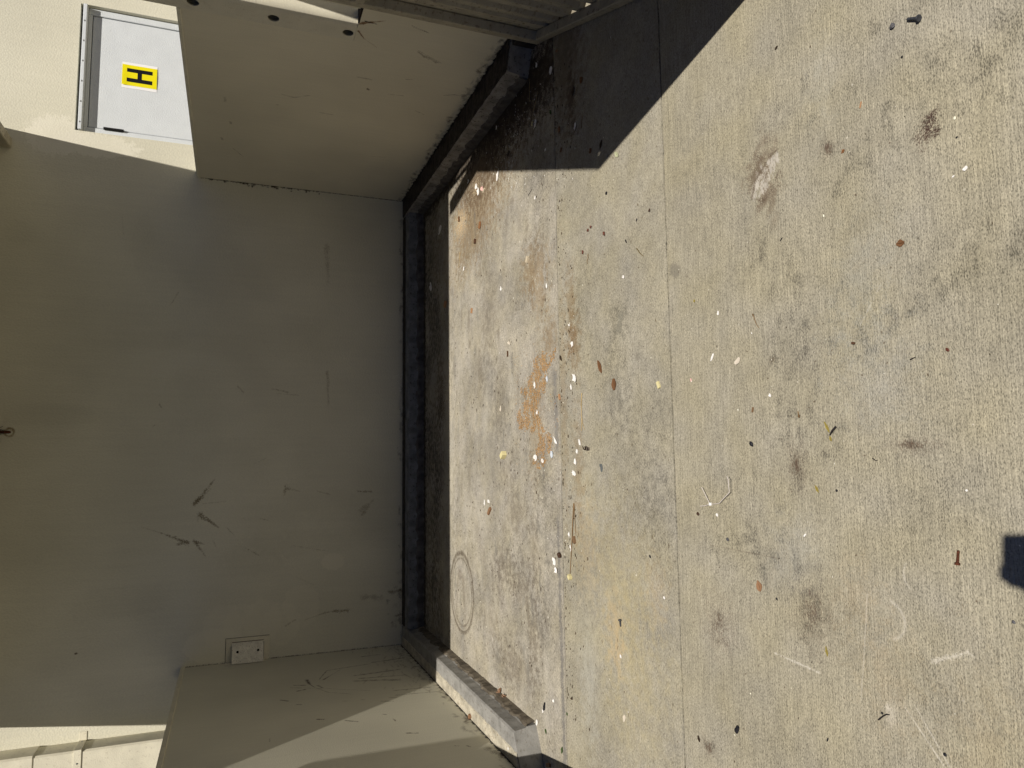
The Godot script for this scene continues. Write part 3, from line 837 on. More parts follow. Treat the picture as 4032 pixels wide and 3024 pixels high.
	put("door_leaf", box_mesh(Vector3(2.621, 0.02, -0.09), Vector3(3.537, 2.609, -0.0475), 0.004), white, t)
	st = begin()
	box(st, Vector3(2.608, 2.365, -0.046), Vector3(2.632, 2.495, -0.036), 0.003)
	tube(st, [Vector3(2.6185, 2.36, -0.030), Vector3(2.6185, 2.50, -0.030)], [0.011, 0.011], 10)
	put("hinge", done(st), plain("hinge_metal", Color(0.16, 0.16, 0.15), 0.5, 0.6), t)
	sign_sheet()

func sign_sheet() -> void:
	# print of the sheet: white paper, yellow label, black letter
	var w := 216; var h := 254
	var im := Image.create(w, h, false, Image.FORMAT_RGB8)
	im.fill(Color(0.93, 0.93, 0.94))
	var t := thing("letter_sign", "white sheet with yellow label and black letter H on the white door", "sign")
	# paper, a little bowed
	var sheet := func(x0: float, x1: float, y0: float, y1: float, z: float, bow: float, mat: Material, called: String, curl: float) -> void:
		var st := begin()
		var n := 14
		st.set_smooth_group(0)
		for i in n:
			for j in n:
				var p := []
				var uvs := []
				for c in [[i, j], [i + 1, j], [i + 1, j + 1], [i, j + 1]]:
					var u: float = float(c[0]) / n
					var v: float = float(c[1]) / n
					var lift: float = bow * sin(u * PI) * (0.6 + 0.4 * v) + curl * pow(max(0.0, v - 0.72) / 0.28, 2.0) * (0.35 + 0.65 * pow(1.0 - u, 2.0)) * (1.0 if v < 0.93 else 1.0 - (v - 0.93) * 6.0)
					p.append(Vector3(lerpf(x0, x1, u), lerpf(y0, y1, v), z + lift))
					uvs.append(Vector2(u, 1.0 - v))
				quad_uv(st, p, uvs)
		st.generate_normals()
		put(called, st.commit(), mat, t)
	sheet.call(2.985, 3.200, 2.138, 2.392, -0.0455, 0.004, plain("sign_paper", Color(0.95, 0.95, 0.95), 0.7), "paper_sheet", 0.0)
	im = Image.create(160, 250, false, Image.FORMAT_RGB8)
	im.fill(Color(0.95, 0.90, 0.02))
	var ink := Color(0.035, 0.04, 0.06)
	# the letter stands upright on the sheet: two stems and a bar
	im.fill_rect(Rect2i(27, 34, 30, 184), ink)
	im.fill_rect(Rect2i(103, 34, 30, 184), ink)
	im.fill_rect(Rect2i(56, 110, 48, 32), ink)
	var m := StandardMaterial3D.new()
	m.resource_name = "yellow_label"
	m.albedo_texture = texture(im)
	m.roughness = 0.42
	sheet.call(3.008, 3.179, 2.140, 2.390, -0.043, 0.004, m, "yellow_label", 0.012)

func partitions() -> void:
	var scuff := Color(0.27, 0.23, 0.18)
	# the partition that catches the sun
	var c := new_canvas(-0.1, 0.0, 2.9, 1.85, 400.0, 22)
	var bump := paint_base(c, CREAM, 91)
	c.stroke(Vector2(1.076, 1.165), Vector2(1.117, 1.120), 0.0060, 0.0060, scuff, 0.39, 0.7, 0.9)
	c.stroke(Vector2(1.208, 1.075), Vector2(1.223, 1.046), 0.0050, 0.0050, scuff, 0.39, 0.7, 0.9)
	c.stroke(Vector2(1.531, 0.985), Vector2(1.551, 0.941), 0.0050, 0.0050, scuff, 0.42, 0.7, 0.9)
	c.stroke(Vector2(1.620, 0.828), Vector2(1.669, 0.762), 0.0060, 0.0060, scuff, 0.45, 0.7, 0.9)
	c.stroke(Vector2(1.358, 0.566), Vector2(1.390, 0.491), 0.0040, 0.0040, scuff, 0.42, 0.7, 0.9)
	c.stroke(Vector2(1.599, 0.605), Vector2(1.615, 0.583), 0.0040, 0.0040, scuff, 0.36, 0.7, 0.9)
	c.stroke(Vector2(0.688, 0.963), Vector2(0.806, 0.955), 0.0120, 0.0080, scuff, 0.36, 0.7, 0.9)
	c.stroke(Vector2(0.806, 0.955), Vector2(0.906, 0.927), 0.0040, 0.0040, scuff, 0.30, 0.7, 0.9)
	c.stroke(Vector2(0.789, 1.057), Vector2(0.815, 0.986), 0.0060, 0.0060, scuff, 0.33, 0.7, 0.9)
	c.stroke(Vector2(0.928, 1.049), Vector2(0.913, 0.992), 0.0080, 0.0080, scuff, 0.33, 0.7, 0.9)
	c.stroke(Vector2(0.831, 1.087), Vector2(0.930, 0.891), 0.0030, 0.0030, scuff, 0.30, 0.7, 0.9)
	c.stroke(Vector2(0.901, 0.926), Vector2(1.037, 0.858), 0.0030, 0.0030, scuff, 0.27, 0.7, 0.9)
	c.stroke(Vector2(1.037, 0.858), Vector2(1.144, 0.708), 0.0025, 0.0025, scuff, 0.30, 0.7, 0.9)
	c.stroke(Vector2(0.855, 0.906), Vector2(0.920, 0.882), 0.0080, 0.0080, scuff, 0.27, 0.7, 0.9)
	c.stroke(Vector2(0.933, 0.884), Vector2(1.115, 0.589), 0.0025, 0.0025, scuff, 0.24, 0.7, 0.9)
	c.stroke(Vector2(0.723, 0.884), Vector2(0.514, 0.803), 0.0040, 0.0040, scuff, 0.24, 0.7, 0.9)
	c.stroke(Vector2(0.514, 0.803), Vector2(0.462, 0.473), 0.0060, 0.0060, scuff, 0.15, 0.7, 0.9)
	c.stroke(Vector2(0.736, 0.854), Vector2(0.668, 0.806), 0.0060, 0.0060, scuff, 0.24, 0.7, 0.9)
	c.stroke(Vector2(0.668, 0.806), Vector2(0.525, 0.705), 0.0030, 0.0030, scuff, 0.18, 0.7, 0.9)
	c.stroke(Vector2(0.727, 0.635), Vector2(0.702, 0.304), 0.0120, 0.0120, scuff, 0.13, 0.7, 0.9)
	c.stroke(Vector2(0.855, 0.647), Vector2(0.953, 0.358), 0.0200, 0.0200, scuff, 0.12, 0.7, 0.9)
	c.stroke(Vector2(0.810, 0.616), Vector2(0.854, 0.312), 0.0100, 0.0100, scuff, 0.15, 0.7, 0.9)
	c.stroke(Vector2(0.237, 0.505), Vector2(0.229, 0.358), 0.0060, 0.0060, scuff, 0.24, 0.7, 0.9)
	c.stroke(Vector2(0.434, 0.459), Vector2(0.407, 0.203), 0.0080, 0.0080, scuff, 0.27, 0.7, 0.9)
	c.stroke(Vector2(0.468, 0.289), Vector2(0.483, 0.238), 0.0060, 0.0060, scuff, 0.36, 0.7, 0.9)
	c.stroke(Vector2(1.255, 0.791), Vector2(1.269, 0.764), 0.0030, 0.0030, scuff, 0.30, 0.7, 0.9)
	c.stroke(Vector2(1.787, 1.265), Vector2(1.736, 1.260), 0.0030, 0.0030, scuff, 0.24, 0.7, 0.9)
	c.stroke(Vector2(1.177, 0.446), Vector2(1.204, 0.200), 0.0060, 0.0060, scuff, 0.15, 0.7, 0.9)
	c.stroke(Vector2(1.278, 0.452), Vector2(1.316, 0.158), 0.0060, 0.0060, scuff, 0.15, 0.7, 0.9)
	c.stroke(Vector2(1.963, 0.532), Vector2(1.988, 0.475), 0.0060, 0.0060, scuff, 0.39, 0.7, 0.9)
	c.stroke(Vector2(2.243, 0.338), Vector2(2.256, 0.316), 0.0040, 0.0040, scuff, 0.30, 0.7, 0.9)
	c.stroke(Vector2(2.270, 0.275), Vector2(2.292, 0.262), 0.0040, 0.0040, scuff, 0.24, 0.7, 0.9)
	c.stroke(Vector2(1.705, 0.557), Vector2(1.749, 0.552), 0.0040, 0.0040, scuff, 0.24, 0.7, 0.9)
	c.stroke(Vector2(1.306, 0.503), Vector2(1.327, 0.455), 0.0040, 0.0040, scuff, 0.24, 0.7, 0.9)
	c.stroke(Vector2(1.280, 0.678), Vector2(1.291, 0.657), 0.0040, 0.0040, scuff, 0.30, 0.7, 0.9)
	foot_grime(c, 0.0, 2.8, 13, 0.09, 0.6)
	for k in 160:
		var a := rng.randf_range(0.0, 1.3)
		c.blot(a, KERB + abs(rng.randfn(0.0, 0.16)), rng.randf_range(0.004, 0.06), rng.randf_range(0.002, 0.008), rng.randf_range(-0.3, 0.5), Color(0.34, 0.29, 0.22), rng.randf_range(0.05, 0.3), 0.9, 0.9)
	var mat := material("scuffed_partition", canvas_image(c), bump, 1.2, 0.62)
	mat.normal_scale = 0.6
	var uv := func(p: Vector3) -> Vector2: return Vector2((p.z + 0.1) / 3.0, p.y / 1.85)
	var t := thing("partition_wall", "low cream partition with brown scrape marks, partly in sun", "wall")
	var st := begin()
	box_uv(st, Vector3(LEFT - 0.075, KERB + 0.001, 0.001), Vector3(LEFT, TOP, 2.655), uv)
	st.generate_normals(); st.generate_tangents()
	put("wall_panel", st.commit(), mat, t)
	put("top_rail", box_mesh(Vector3(LEFT - 0.085, TOP - 0.022, 0.012), Vector3(LEFT + 0.010, TOP + 0.006, 2.66), 0.003), mats.cream, t)
	put("hinge_post", box_mesh(Vector3(LEFT - 0.06, 0.90, 2.70), Vector3(LEFT + 0.095, TOP + 0.05, 2.80), 0.006), mats.gate, t)

	# the partition on the gate's side, notched at its end for the gate
	c = new_canvas(-0.1, 0.0, 2.9, 1.85, 400.0, 23)
	bump = paint_base(c, Color(0.86, 0.835, 0.745), 95)
	scuff = Color(0.40, 0.36, 0.29)
	c.stroke(Vector2(2.388, 0.577), Vector2(2.303, 0.416), 0.0020, 0.0020, scuff, 0.40, 0.7, 0.9)
	c.stroke(Vector2(2.375, 0.571), Vector2(2.329, 0.522), 0.0040, 0.0040, scuff, 0.24, 0.7, 0.9)
	c.stroke(Vector2(2.363, 0.551), Vector2(2.315, 0.492), 0.0040, 0.0040, scuff, 0.24, 0.7, 0.9)
	c.stroke(Vector2(2.353, 0.528), Vector2(2.295, 0.445), 0.0040, 0.0040, scuff, 0.28, 0.7, 0.9)
	c.stroke(Vector2(2.338, 0.498), Vector2(2.300, 0.433), 0.0040, 0.0040, scuff, 0.24, 0.7, 0.9)
	c.stroke(Vector2(1.946, 0.298), Vector2(1.975, 0.239), 0.0030, 0.0030, scuff, 0.28, 0.7, 0.9)
	c.stroke(Vector2(1.975, 0.239), Vector2(1.977, 0.125), 0.0030, 0.0030, scuff, 0.40, 0.7, 0.9)
	c.stroke(Vector2(2.058, 0.568), Vector2(2.065, 0.527), 0.0040, 0.0040, scuff, 0.16, 0.7, 0.9)
	c.stroke(Vector2(1.841, 0.636), Vector2(1.854, 0.536), 0.0030, 0.0030, scuff, 0.16, 0.7, 0.9)
	c.stroke(Vector2(1.684, 0.421), Vector2(1.650, 0.350), 0.0040, 0.0040, scuff, 0.16, 0.7, 0.9)
	c.stroke(Vector2(0.866, 0.572), Vector2(0.883, 0.461), 0.0030, 0.0030, scuff, 0.16, 0.7, 0.9)
	c.stroke(Vector2(1.618, 1.262), Vector2(1.598, 1.188), 0.0050, 0.0050, scuff, 0.10, 0.7, 0.9)
	c.stroke(Vector2(1.598, 1.188), Vector2(1.662, 1.095), 0.0050, 0.0050, scuff, 0.10, 0.7, 0.9)
	c.stroke(Vector2(0.674, 1.547), Vector2(0.538, 1.474), 0.0040, 0.0040, scuff, 0.16, 0.7, 0.9)
	c.stroke(Vector2(1.452, 1.596), Vector2(1.397, 1.595), 0.0080, 0.0080, scuff, 0.12, 0.7, 0.9)
	c.stroke(Vector2(1.113, 1.566), Vector2(1.079, 1.559), 0.0080, 0.0080, scuff, 0.16, 0.7, 0.9)
	c.stroke(Vector2(1.985, 0.849), Vector2(1.981, 0.762), 0.0060, 0.0060, scuff, 0.10, 0.7, 0.9)
	c.stroke(Vector2(1.866, 0.770), Vector2(1.855, 0.760), 0.0060, 0.0060, scuff, 0.56, 0.7, 0.9)
	c.stroke(Vector2(1.450, 1.008), Vector2(1.445, 0.926), 0.0060, 0.0060, scuff, 0.10, 0.7, 0.9)
	c.stroke(Vector2(0.830, 1.624), Vector2(0.793, 1.617), 0.0080, 0.0080, scuff, 0.12, 0.7, 0.9)
	c.stroke(Vector2(1.465, 1.285), Vector2(1.465, 1.271), 0.0040, 0.0040, scuff, 0.24, 0.7, 0.9)
	foot_grime(c, 0.0, 2.8, 23, 0.06, 0.9)
	for k in 8:      # barred scrape like a feather
		var s := k / 8.0
		var p := Vector2(2.607, 0.660).lerp(Vector2(2.575, 0.565), s)
		c.stroke(p, p + Vector2(-0.020 + s * 0.012, -0.018), 0.0025, 0.0015, scuff, 0.45)
	var rust := Color(0.36, 0.22, 0.10)
	c.stroke(Vector2(2.53, 0.925), Vector2(2.60, 0.80), 0.012, 0.004, rust, 0.3)
	c.stroke(Vector2(2.56, 0.90), Vector2(2.555, 0.84), 0.005, 0.003, Color(0.10, 0.06, 0.03), 0.8)
	c.stroke(Vector2(2.46, 0.92), Vector2(2.40, 0.88), 0.006, 0.003, rust, 0.4)
	c.stroke(Vector2(2.40, 0.88), Vector2(2.34, 0.80), 0.003, 0.002, rust, 0.35)
	mat = material("shaded_partition", canvas_image(c), bump, 1.2, 0.62)
	mat.normal_scale = 0.6
	t = thing("partition_wall", "low cream partition in shade, with a drilled end post beside the gate", "wall")
	st = begin()
	var mx := func(p: Vector3) -> Vector2: return Vector2((p.z + 0.1) / 3.0, p.y / 1.85)
	box_uv(st, Vector3(RIGHT, KERB + 0.001, 0.001), Vector3(RIGHT + 0.075, TOP, 2.36), mx)
	box_uv(st, Vector3(RIGHT, KERB + 0.001, 2.36), Vector3(RIGHT + 0.075, 0.93, 2.775), mx)
	st.generate_normals(); st.generate_tangents()
	put("wall_panel", st.commit(), mat, t)
	put("top_rail", box_mesh(Vector3(RIGHT - 0.006, TOP - 0.014, 0.012), Vector3(RIGHT + 0.085, TOP + 0.006, 2.355), 0.003), mats.cream, t)
	put("end_post", end_post(), mats.post, t)
	put("shade_panel", box_mesh(Vector3(2.318, 0.0, 2.785), Vector3(2.330, 1.85, 3.45), 0.002), mats.cream, t)  # unseen panels added here to keep sun off the kerb
	put("shade_panel", box_mesh(Vector3(2.318, 0.936, 2.63), Vector3(2.330, 1.85, 2.784), 0.002), mats.cream, t)
	put("shade_panel", box_mesh(Vector3(2.283, 0.0, 2.83), Vector3(2.293, 1.2, 3.10), 0.002), mats.cream, t)
	put("gap_block", box_mesh(Vector3(2.25, -0.02, 2.695), Vector3(2.376, KERB - 0.004, 2.762), 0.003), weathered("gap_shade", Color(0.20, 0.19, 0.18), 78, 0.8, 2.5, 0.95), t)  # added block filling the sunlit gap, blackened like the shade there
	put("sun_stop_strip", box_mesh(Vector3(2.246, 0.0, 2.763), Vector3(2.3015, 0.93, 2.773), 0.002), mats.cream, t)  # added strip stopping sun between gate stile and partition
	put("rust_and_shade_strip", box_mesh(Vector3(2.300, 0.926, 2.533), Vector3(2.379, 0.9345, 2.7765), 0.002), tone(Color(0.13, 0.10, 0.08), 0.95), t)  # rust line, widened so the sunlit panel top reads as shaded
	put("shade_panel", box_mesh(Vector3(2.433, 0.0, 2.70), Vector3(2.443, 1.85, 3.30), 0.002), mats.cream, t)  # unseen panel added for the slanting shade on the end post

# hollow square post, 3 mm walls, rounded corners, three round holes in the face towards the enclosure
func end_post() -> ArrayMesh:
	var st := begin()
	var x0 := RIGHT - 0.0025; var x1 := RIGHT + 0.100
	var z0 := 2.3615; var z1 := 2.530
	var y0 := 0.932; var y1 := 2.25
	var r := 0.045
	var hz := 2.428
	var hr := 0.029
	var half := 0.040
	# face with holes: x = x0, from z0 to z1 - r
	var q := func(ya: float, yb: float, za: float, zb: float) -> void:
		quad(st, Vector3(x0, ya, za), Vector3(x0, ya, zb), Vector3(x0, yb, zb), Vector3(x0, yb, za))
	var hs := [0.970, 1.353, 1.738]
	var y := y0
	for hy in hs:
		var b0: float = max(hy - half, y0)
		q.call(y, b0, z0, z1 - r)
		var b1: float = hy + half
		q.call(b0, b1, z0, hz - half)
		q.call(b0, b1, hz + half, z1 - r)
		var n := 32
		for k in n:
			var ring := []
			for a in [TAU * k / n, TAU * (k + 1) / n]:
				var d := Vector2(cos(a), sin(a))
				var e: Vector2 = d / max(abs(d.x), abs(d.y)) * half
				ring.append([Vector3(x0, hy + d.y * hr, hz + d.x * hr), Vector3(x0, max(b0, hy + e.y), hz + e.x)])
			quad(st, ring[0][0], ring[0][1], ring[1][1], ring[1][0])
			var dep := Vector3(0.006, 0, 0)
			quad(st, ring[0][0] + dep, ring[0][0], ring[1][0], ring[1][0] + dep)
		y = b1
	q.call(y, y1, z0, z1 - r)
	# rounded corner, lit face, far side, back
	st.set_smooth_group(0)
	var segs := 8
	for k in segs:
		var a0 := PI / 2 * k / segs
		var a1 := PI / 2 * (k + 1) / segs
		var p0 := Vector2(x0 + r - cos(a0) * r, z1 - r + sin(a0) * r)
		var p1 := Vector2(x0 + r - cos(a1) * r, z1 - r + sin(a1) * r)
		quad(st, Vector3(p0.x, y0, p0.y), Vector3(p1.x, y0, p1.y), Vector3(p1.x, y1, p1.y), Vector3(p0.x, y1, p0.y))
	st.set_smooth_group(-1)
	quad(st, Vector3(x0 + r, y0, z1), Vector3(x1, y0, z1), Vector3(x1, y1, z1), Vector3(x0 + r, y1, z1))
	quad(st, Vector3(x1, y0, z1), Vector3(x1, y0, z0), Vector3(x1, y1, z0), Vector3(x1, y1, z1))
	quad(st, Vector3(x1, y0, z0), Vector3(x0, y0, z0), Vector3(x0, y1, z0), Vector3(x1, y1, z0))
	quad(st, Vector3(x0, y1, z1), Vector3(x1, y1, z1), Vector3(x1, y1, z0), Vector3(x0, y1, z0))
	quad(st, Vector3(x0, y0, z0), Vector3(x1, y0, z0), Vector3(x1, y0, z1), Vector3(x0, y0, z1))
	return done(st)

# ------------------------------------------------------------------ gates
# hinge at the origin, leaf along +X, its inner (enclosure) face towards +Z
func gate(label: String, at: Vector3, turn: float, hinge_x: float) -> void:
	var t := thing("gate", label, "gate", at, turn, "open gates of the enclosure")
	var L := 2.05
	var H := 1.853
	put("hinge_stile", box_mesh(Vector3(-0.028, 0.004, -0.05), Vector3(0.055, H, 0.0), 0.004), mats.gate, t)
	put("end_stile", box_mesh(Vector3(L - 0.055, 0.012, -0.05), Vector3(L, H, 0.0), 0.004), mats.gate, t)
	put("bottom_rail", box_mesh(Vector3(0.0555, 0.006, -0.05), Vector3(L - 0.0555, 0.050, -0.001), 0.004), mats.gate, t)
	put("top_rail", box_mesh(Vector3(0.0555, H - 0.055, -0.098), Vector3(L - 0.0555, H - 0.001, -0.001), 0.004), mats.gate, t)
	# gussets in the corners
	for y in [0.93]:
		var g := begin()
		var o := Vector3(0.056, y, -0.02)
		for s in [[0, 1]]:
			tri(g, o, o + Vector3(0.09, 0, 0), o + Vector3(0, 0.09, 0))
			tri(g, o + Vector3(0, 0, -0.006), o + Vector3(0, 0.09, -0.006), o + Vector3(0.09, 0, -0.006))
		put("gusset", done(g), mats.gate, t)
	put("middle_rail", box_mesh(Vector3(0.0555, 0.955, -0.048), Vector3(L - 0.0555, 1.0, -0.003), 0.003), mats.gate, t)
	# ribbed sheet: each rib is a part
	var pitch := 0.155
	var x := 0.03
	var z_in := -0.052
	var z_out := -0.092
	var y0 := 0.032
	while x < L - 0.05:
		var st := begin()
		z_out = z_in if x < 0.15 else -0.092
		var pr := [Vector2(x, z_out), Vector2(x + 0.030, z_out), Vector2(x + 0.052, z_in), Vector2(x + 0.064, z_in - 0.004), Vector2(x + 0.076, z_in), Vector2(x + 0.090, z_in), Vector2(x + 0.102, z_in - 0.004), Vector2(x + 0.114, z_in), Vector2(x + 0.134, z_out), Vector2(x + pitch, -0.092 if x > 0.0 else z_out)]
		for k in pr.size() - 1:
			var a: Vector2 = pr[k]
			var b: Vector2 = pr[k + 1]
			quad(st, Vector3(a.x, y0, a.y), Vector3(b.x, y0, b.y), Vector3(b.x, H - 0.056, b.y), Vector3(a.x, H - 0.056, a.y))
			quad(st, Vector3(b.x, y0, b.y - 0.0015), Vector3(a.x, y0, a.y - 0.0015), Vector3(a.x, H - 0.056, a.y - 0.0015), Vector3(b.x, H - 0.056, b.y - 0.0015))
		put("rib", done(st), mats.gate, t)
		x += pitch
	# hinge barrels, reaching back to the partition
	for y in [0.35, 1.17, 1.60]:
		var st := begin()
		tube(st, [Vector3(hinge_x, y, -0.03), Vector3(hinge_x, y + 0.11, -0.03)], [0.022, 0.022], 14)
		tube(st, [Vector3(hinge_x, y + 0.11, -0.03), Vector3(hinge_x, y + 0.125, -0.03)], [0.013, 0.013], 10)
		box(st, Vector3(min(hinge_x, clampf(hinge_x, 0.0, L)), y + 0.02, -0.036), Vector3(max(hinge_x, clampf(hinge_x, 0.0, L)), y + 0.09, -0.024), 0.002)
		put("hinge", done(st), mats.gate, t)

# ------------------------------------------------------------------ roof
func roof() -> void:
	var t := thing("roof", "corrugated sheet roof on beams and two posts over the enclosure", "roof")
	var st := begin()
	st.set_smooth_group(0)
	var x0 := -1.775
	var x1 := 2.527
	var step := 0.110 / 12.0
	var n := int((x1 - x0) / step)
	for k in n:
		var xa := x0 + k * step
		var xb := xa + step
		var ya := ROOF + 0.022 * sin(TAU * (xa - x0) / 0.110)
		var yb := ROOF + 0.022 * sin(TAU * (xb - x0) / 0.110)
		for d in [0.0, 0.0015]:
			var p := [Vector3(xa, ya + d, 3.14), Vector3(xb, yb + d, 3.14), Vector3(xb, yb + d, 0.004), Vector3(xa, ya + d, 0.004)]
			if d == 0.0: p.reverse()
			quad(st, p[0], p[1], p[2], p[3])
	put("roof_sheet", done(st), weathered("galvanised", Color(0.62, 0.63, 0.63), 99, 0.3, 0.7, 0.4, Color(0.4, 0.3, 0.2), 0.2, 0.0), t)
	for x in [-1.67, 0.30, 2.353]:
		put("rafter", box_mesh(Vector3(x, 3.09, 0.003), Vector3(x + 0.08, 3.226, 3.02), 0.006), mats.gate, t)
	put("unseen_brace", box_mesh(Vector3(2.304, 2.12, 2.535), Vector3(2.330, 2.25, 3.085), 0.006), mats.gate, t)  # unseen brace, set here to throw the shadow line beside the kerb
	put("front_beam", box_mesh(Vector3(-1.70, 2.94, 2.99), Vector3(2.46, 3.088, 3.07), 0.006), mats.gate, t)
	put("roof_post", box_mesh(Vector3(2.195, 0.0, 3.09), Vector3(2.310, 2.9395, 3.205), 0.008), mats.gate, t)
	put("roof_post", box_mesh(Vector3(-1.530, 0.0, 3.05), Vector3(-1.410, 2.9395, 3.17), 0.008), mats.gate, t)

# ------------------------------------------------------------------ fittings on the walls
func fittings() -> void:
	# angle bracket in the corner
	var t := thing("corner_bracket", "painted steel bracket with two bolt holes in the wall corner", "bracket", Vector3(LEFT, 1.345, 0.0))
	put("back_plate", box_mesh(Vector3(0.004, -0.160, 0.0005), Vector3(0.182, 0.160, 0.0075), 0.002), mats.cream, t)
	for e in [[Vector3(0.004, 0.1605, 0.0004), Vector3(0.184, 0.1635, 0.003)], [Vector3(0.1825, -0.16, 0.0004), Vector3(0.1850, 0.163, 0.003)], [Vector3(0.1505, -0.116, 0.0078), Vector3(0.1545, 0.116, 0.0105)], [Vector3(0.01, -0.1195, 0.0078), Vector3(0.14, -0.1155, 0.012)]]:
		put("outline_strip", box_mesh(e[0], e[1], 0.0005), tone(Color(0.30, 0.25, 0.19), 0.9), t)  # thin dark strips along the plate edges
	put("side_plate", box_mesh(Vector3(0.0005, -0.150, 0.006), Vector3(0.0045, 0.165, 0.05), 0.0015), mats.cream, t)
	var st := begin()
	# folded plate: foot on the rear wall, slanting face, foot on the partition
	var pr := [Vector2(0.150, 0.0060), Vector2(0.140, 0.0120), Vector2(0.128, 0.0300), Vector2(0.040, 0.0600), Vector2(0.018, 0.0640), Vector2(0.0050, 0.075)]
	for k in pr.size() - 1:
		var a: Vector2 = pr[k]
		var b: Vector2 = pr[k + 1]
		quad(st, Vector3(b.x, -0.115, b.y), Vector3(a.x, -0.115, a.y), Vector3(a.x, 0.115, a.y), Vector3(b.x, 0.115, b.y))
		for s in [-0.115, 0.115]:
			var p := [Vector3(a.x, s, 0.006), Vector3(b.x, s, 0.006), Vector3(b.x, s, b.y), Vector3(a.x, s, a.y)]
			if s > 0: p.reverse()
			quad(st, p[0], p[1], p[2], p[3])
	put("bent_plate", done(st), mats.bracket, t)
	for y in [-0.075, 0.075]:
		st = begin()
		var m := Vector3(0.086, y, 0.0450)
		var nrm := Vector3(0.030, 0, 0.088).normalized()
		tube(st, [m - nrm * 0.004, m + nrm * 0.0012], [0.0095, 0.0095], 14)
		put("bolt_hole", done(st), mats.black, t)

	# rusty bolt hanging at the top of the wall
	t = thing("rusty_bolt", "rusty bolt with wire wound round it, high on the rear wall", "bolt", Vector3(0.238, 2.983, 0.0))
	st = begin()
	tube(st, [Vector3(0, 0.0, 0.030), Vector3(0, 0.004, 0.030), Vector3(0, 0.012, 0.030), Vector3(0, 0.045, 0.030), Vector3(0, 0.16, 0.030)], [0.004, 0.008, 0.0105, 0.0105, 0.0105], 14)
	put("shank", done(st), mats.rust, t)
	put("stay", box_mesh(Vector3(-0.012, 0.15, 0.0), Vector3(0.012, 0.18, 0.045), 0.003), mats.rust, t)
	st = begin()
	var pts := []
	for k in 40:
		var a := TAU * k / 10.0
		pts.append(Vector3(cos(a) * (0.0125 + k * 0.0003), 0.040 + k * 0.0009, 0.030 + sin(a) * 0.0125))
	for k in 8:
		pts.append(Vector3(0.016 + k * 0.004, 0.062 + sin(k * 0.7) * 0.012, 0.036))
	var rad := []
	for k in pts.size(): rad.append(0.0014)
	tube(st, pts, rad, 6)
	put("wire", done(st), mats.black, t)

	# box downspout on the lit wall
	t = thing("downspout", "cream box downspout strapped to the sunlit wall", "downspout")
	put("lower_pipe", box_mesh(Vector3(-2.30, 0.0, 0.001), Vector3(-1.972, 2.715, 0.195), 0.012), mats.cream, t)
	put("upper_pipe", box_mesh(Vector3(-2.306, 2.70, 0.001), Vector3(-1.966, 4.6, 0.201), 0.012), mats.cream, t)
	st = begin()
	box(st, Vector3(-1.9715, 2.42, 0.004), Vector3(-1.9655, 2.468, 0.200), 0.001)
	box(st, Vector3(-2.306, 2.42, 0.1955), Vector3(-1.966, 2.468, 0.2015), 0.001)
	box(st, Vector3(-1.9715, 2.42, 0.0005), Vector3(-1.908, 2.468, 0.0045), 0.001)
	var strap := put("strap", done(st), mats.cream, t)
	put("rivet", box_mesh(Vector3(-1.9655, 2.440, 0.03), Vector3(-1.962, 2.449, 0.039), 0.001), mats.steel, strap)
	put("rivet", box_mesh(Vector3(-2.06, 2.440, 0.2015), Vector3(-2.05, 2.450, 0.205), 0.001), mats.steel, strap)

# ------------------------------------------------------------------ litter
const GROUPS := {"paper": "white paper and plastic scraps on the concrete", "leaf": "dry leaves on the concrete", "chip": "wood and foam chips on the concrete", "stone": "dark pebbles and crumbs on the concrete"}
const KINDS := {"paper": "scrap", "leaf": "leaf", "chip": "chip", "stone": "pebble"}
const NAMES := {"paper": "paper_scrap", "leaf": "dry_leaf", "chip": "wood_chip", "stone": "pebble"}

func tone_for(kind: String, whole: String) -> Color:
	var label := " ".join(whole.split(" ").slice(0, 5))
	if kind == "paper":
		if "pink" in label: return Color(0.86, 0.70, 0.66)
		if "pale" in label or "off-white" in label: return Color(0.84, 0.80, 0.73)
		if "clear" in label or "bluish" in label: return Color(0.80, 0.83, 0.86)
		return Color(0.94, 0.93, 0.91)
	if kind == "leaf":
		if "dark" in label or "black" in label: return Color(0.22, 0.17, 0.12)
		if "orange" in label or "russet" in label: return Color(0.54, 0.38, 0.25)
		if "green" in label and "pale" in label: return Color(0.70, 0.71, 0.58)
		if "olive" in label or "mustard" in label: return Color(0.60, 0.54, 0.27)
		if "green" in label: return Color(0.26, 0.34, 0.17)
		if "light brown" in label or "tan" in label: return Color(0.58, 0.44, 0.32)
		return Color(0.44, 0.31, 0.20)
	if kind == "chip":
		if "yellow" in label or "foam" in label or "peel" in label: return Color(0.86, 0.82, 0.62)
		if "cream" in label: return Color(0.80, 0.75, 0.65)
		if "orange" in label: return Color(0.54, 0.41, 0.30)
		if "dark brown" in label or "nugget" in label: return Color(0.34, 0.24, 0.17)
		if "tan" in label or "pinkish" in label: return Color(0.68, 0.52, 0.38)
		return Color(0.48, 0.38, 0.28)
	if "red" in label: return Color(0.38, 0.22, 0.17)
	if "brown" in label: return Color(0.26, 0.18, 0.13)
	if "grey" in label: return Color(0.33, 0.33, 0.34)
	return Color(0.12, 0.12, 0.14)

func tone(c: Color, rough := 0.75) -> StandardMaterial3D:
	var key := c.to_html(false) + str(rough)
	if not mats.has(key):
		mats[key] = plain("tone_" + key, c, rough)
	return mats[key]

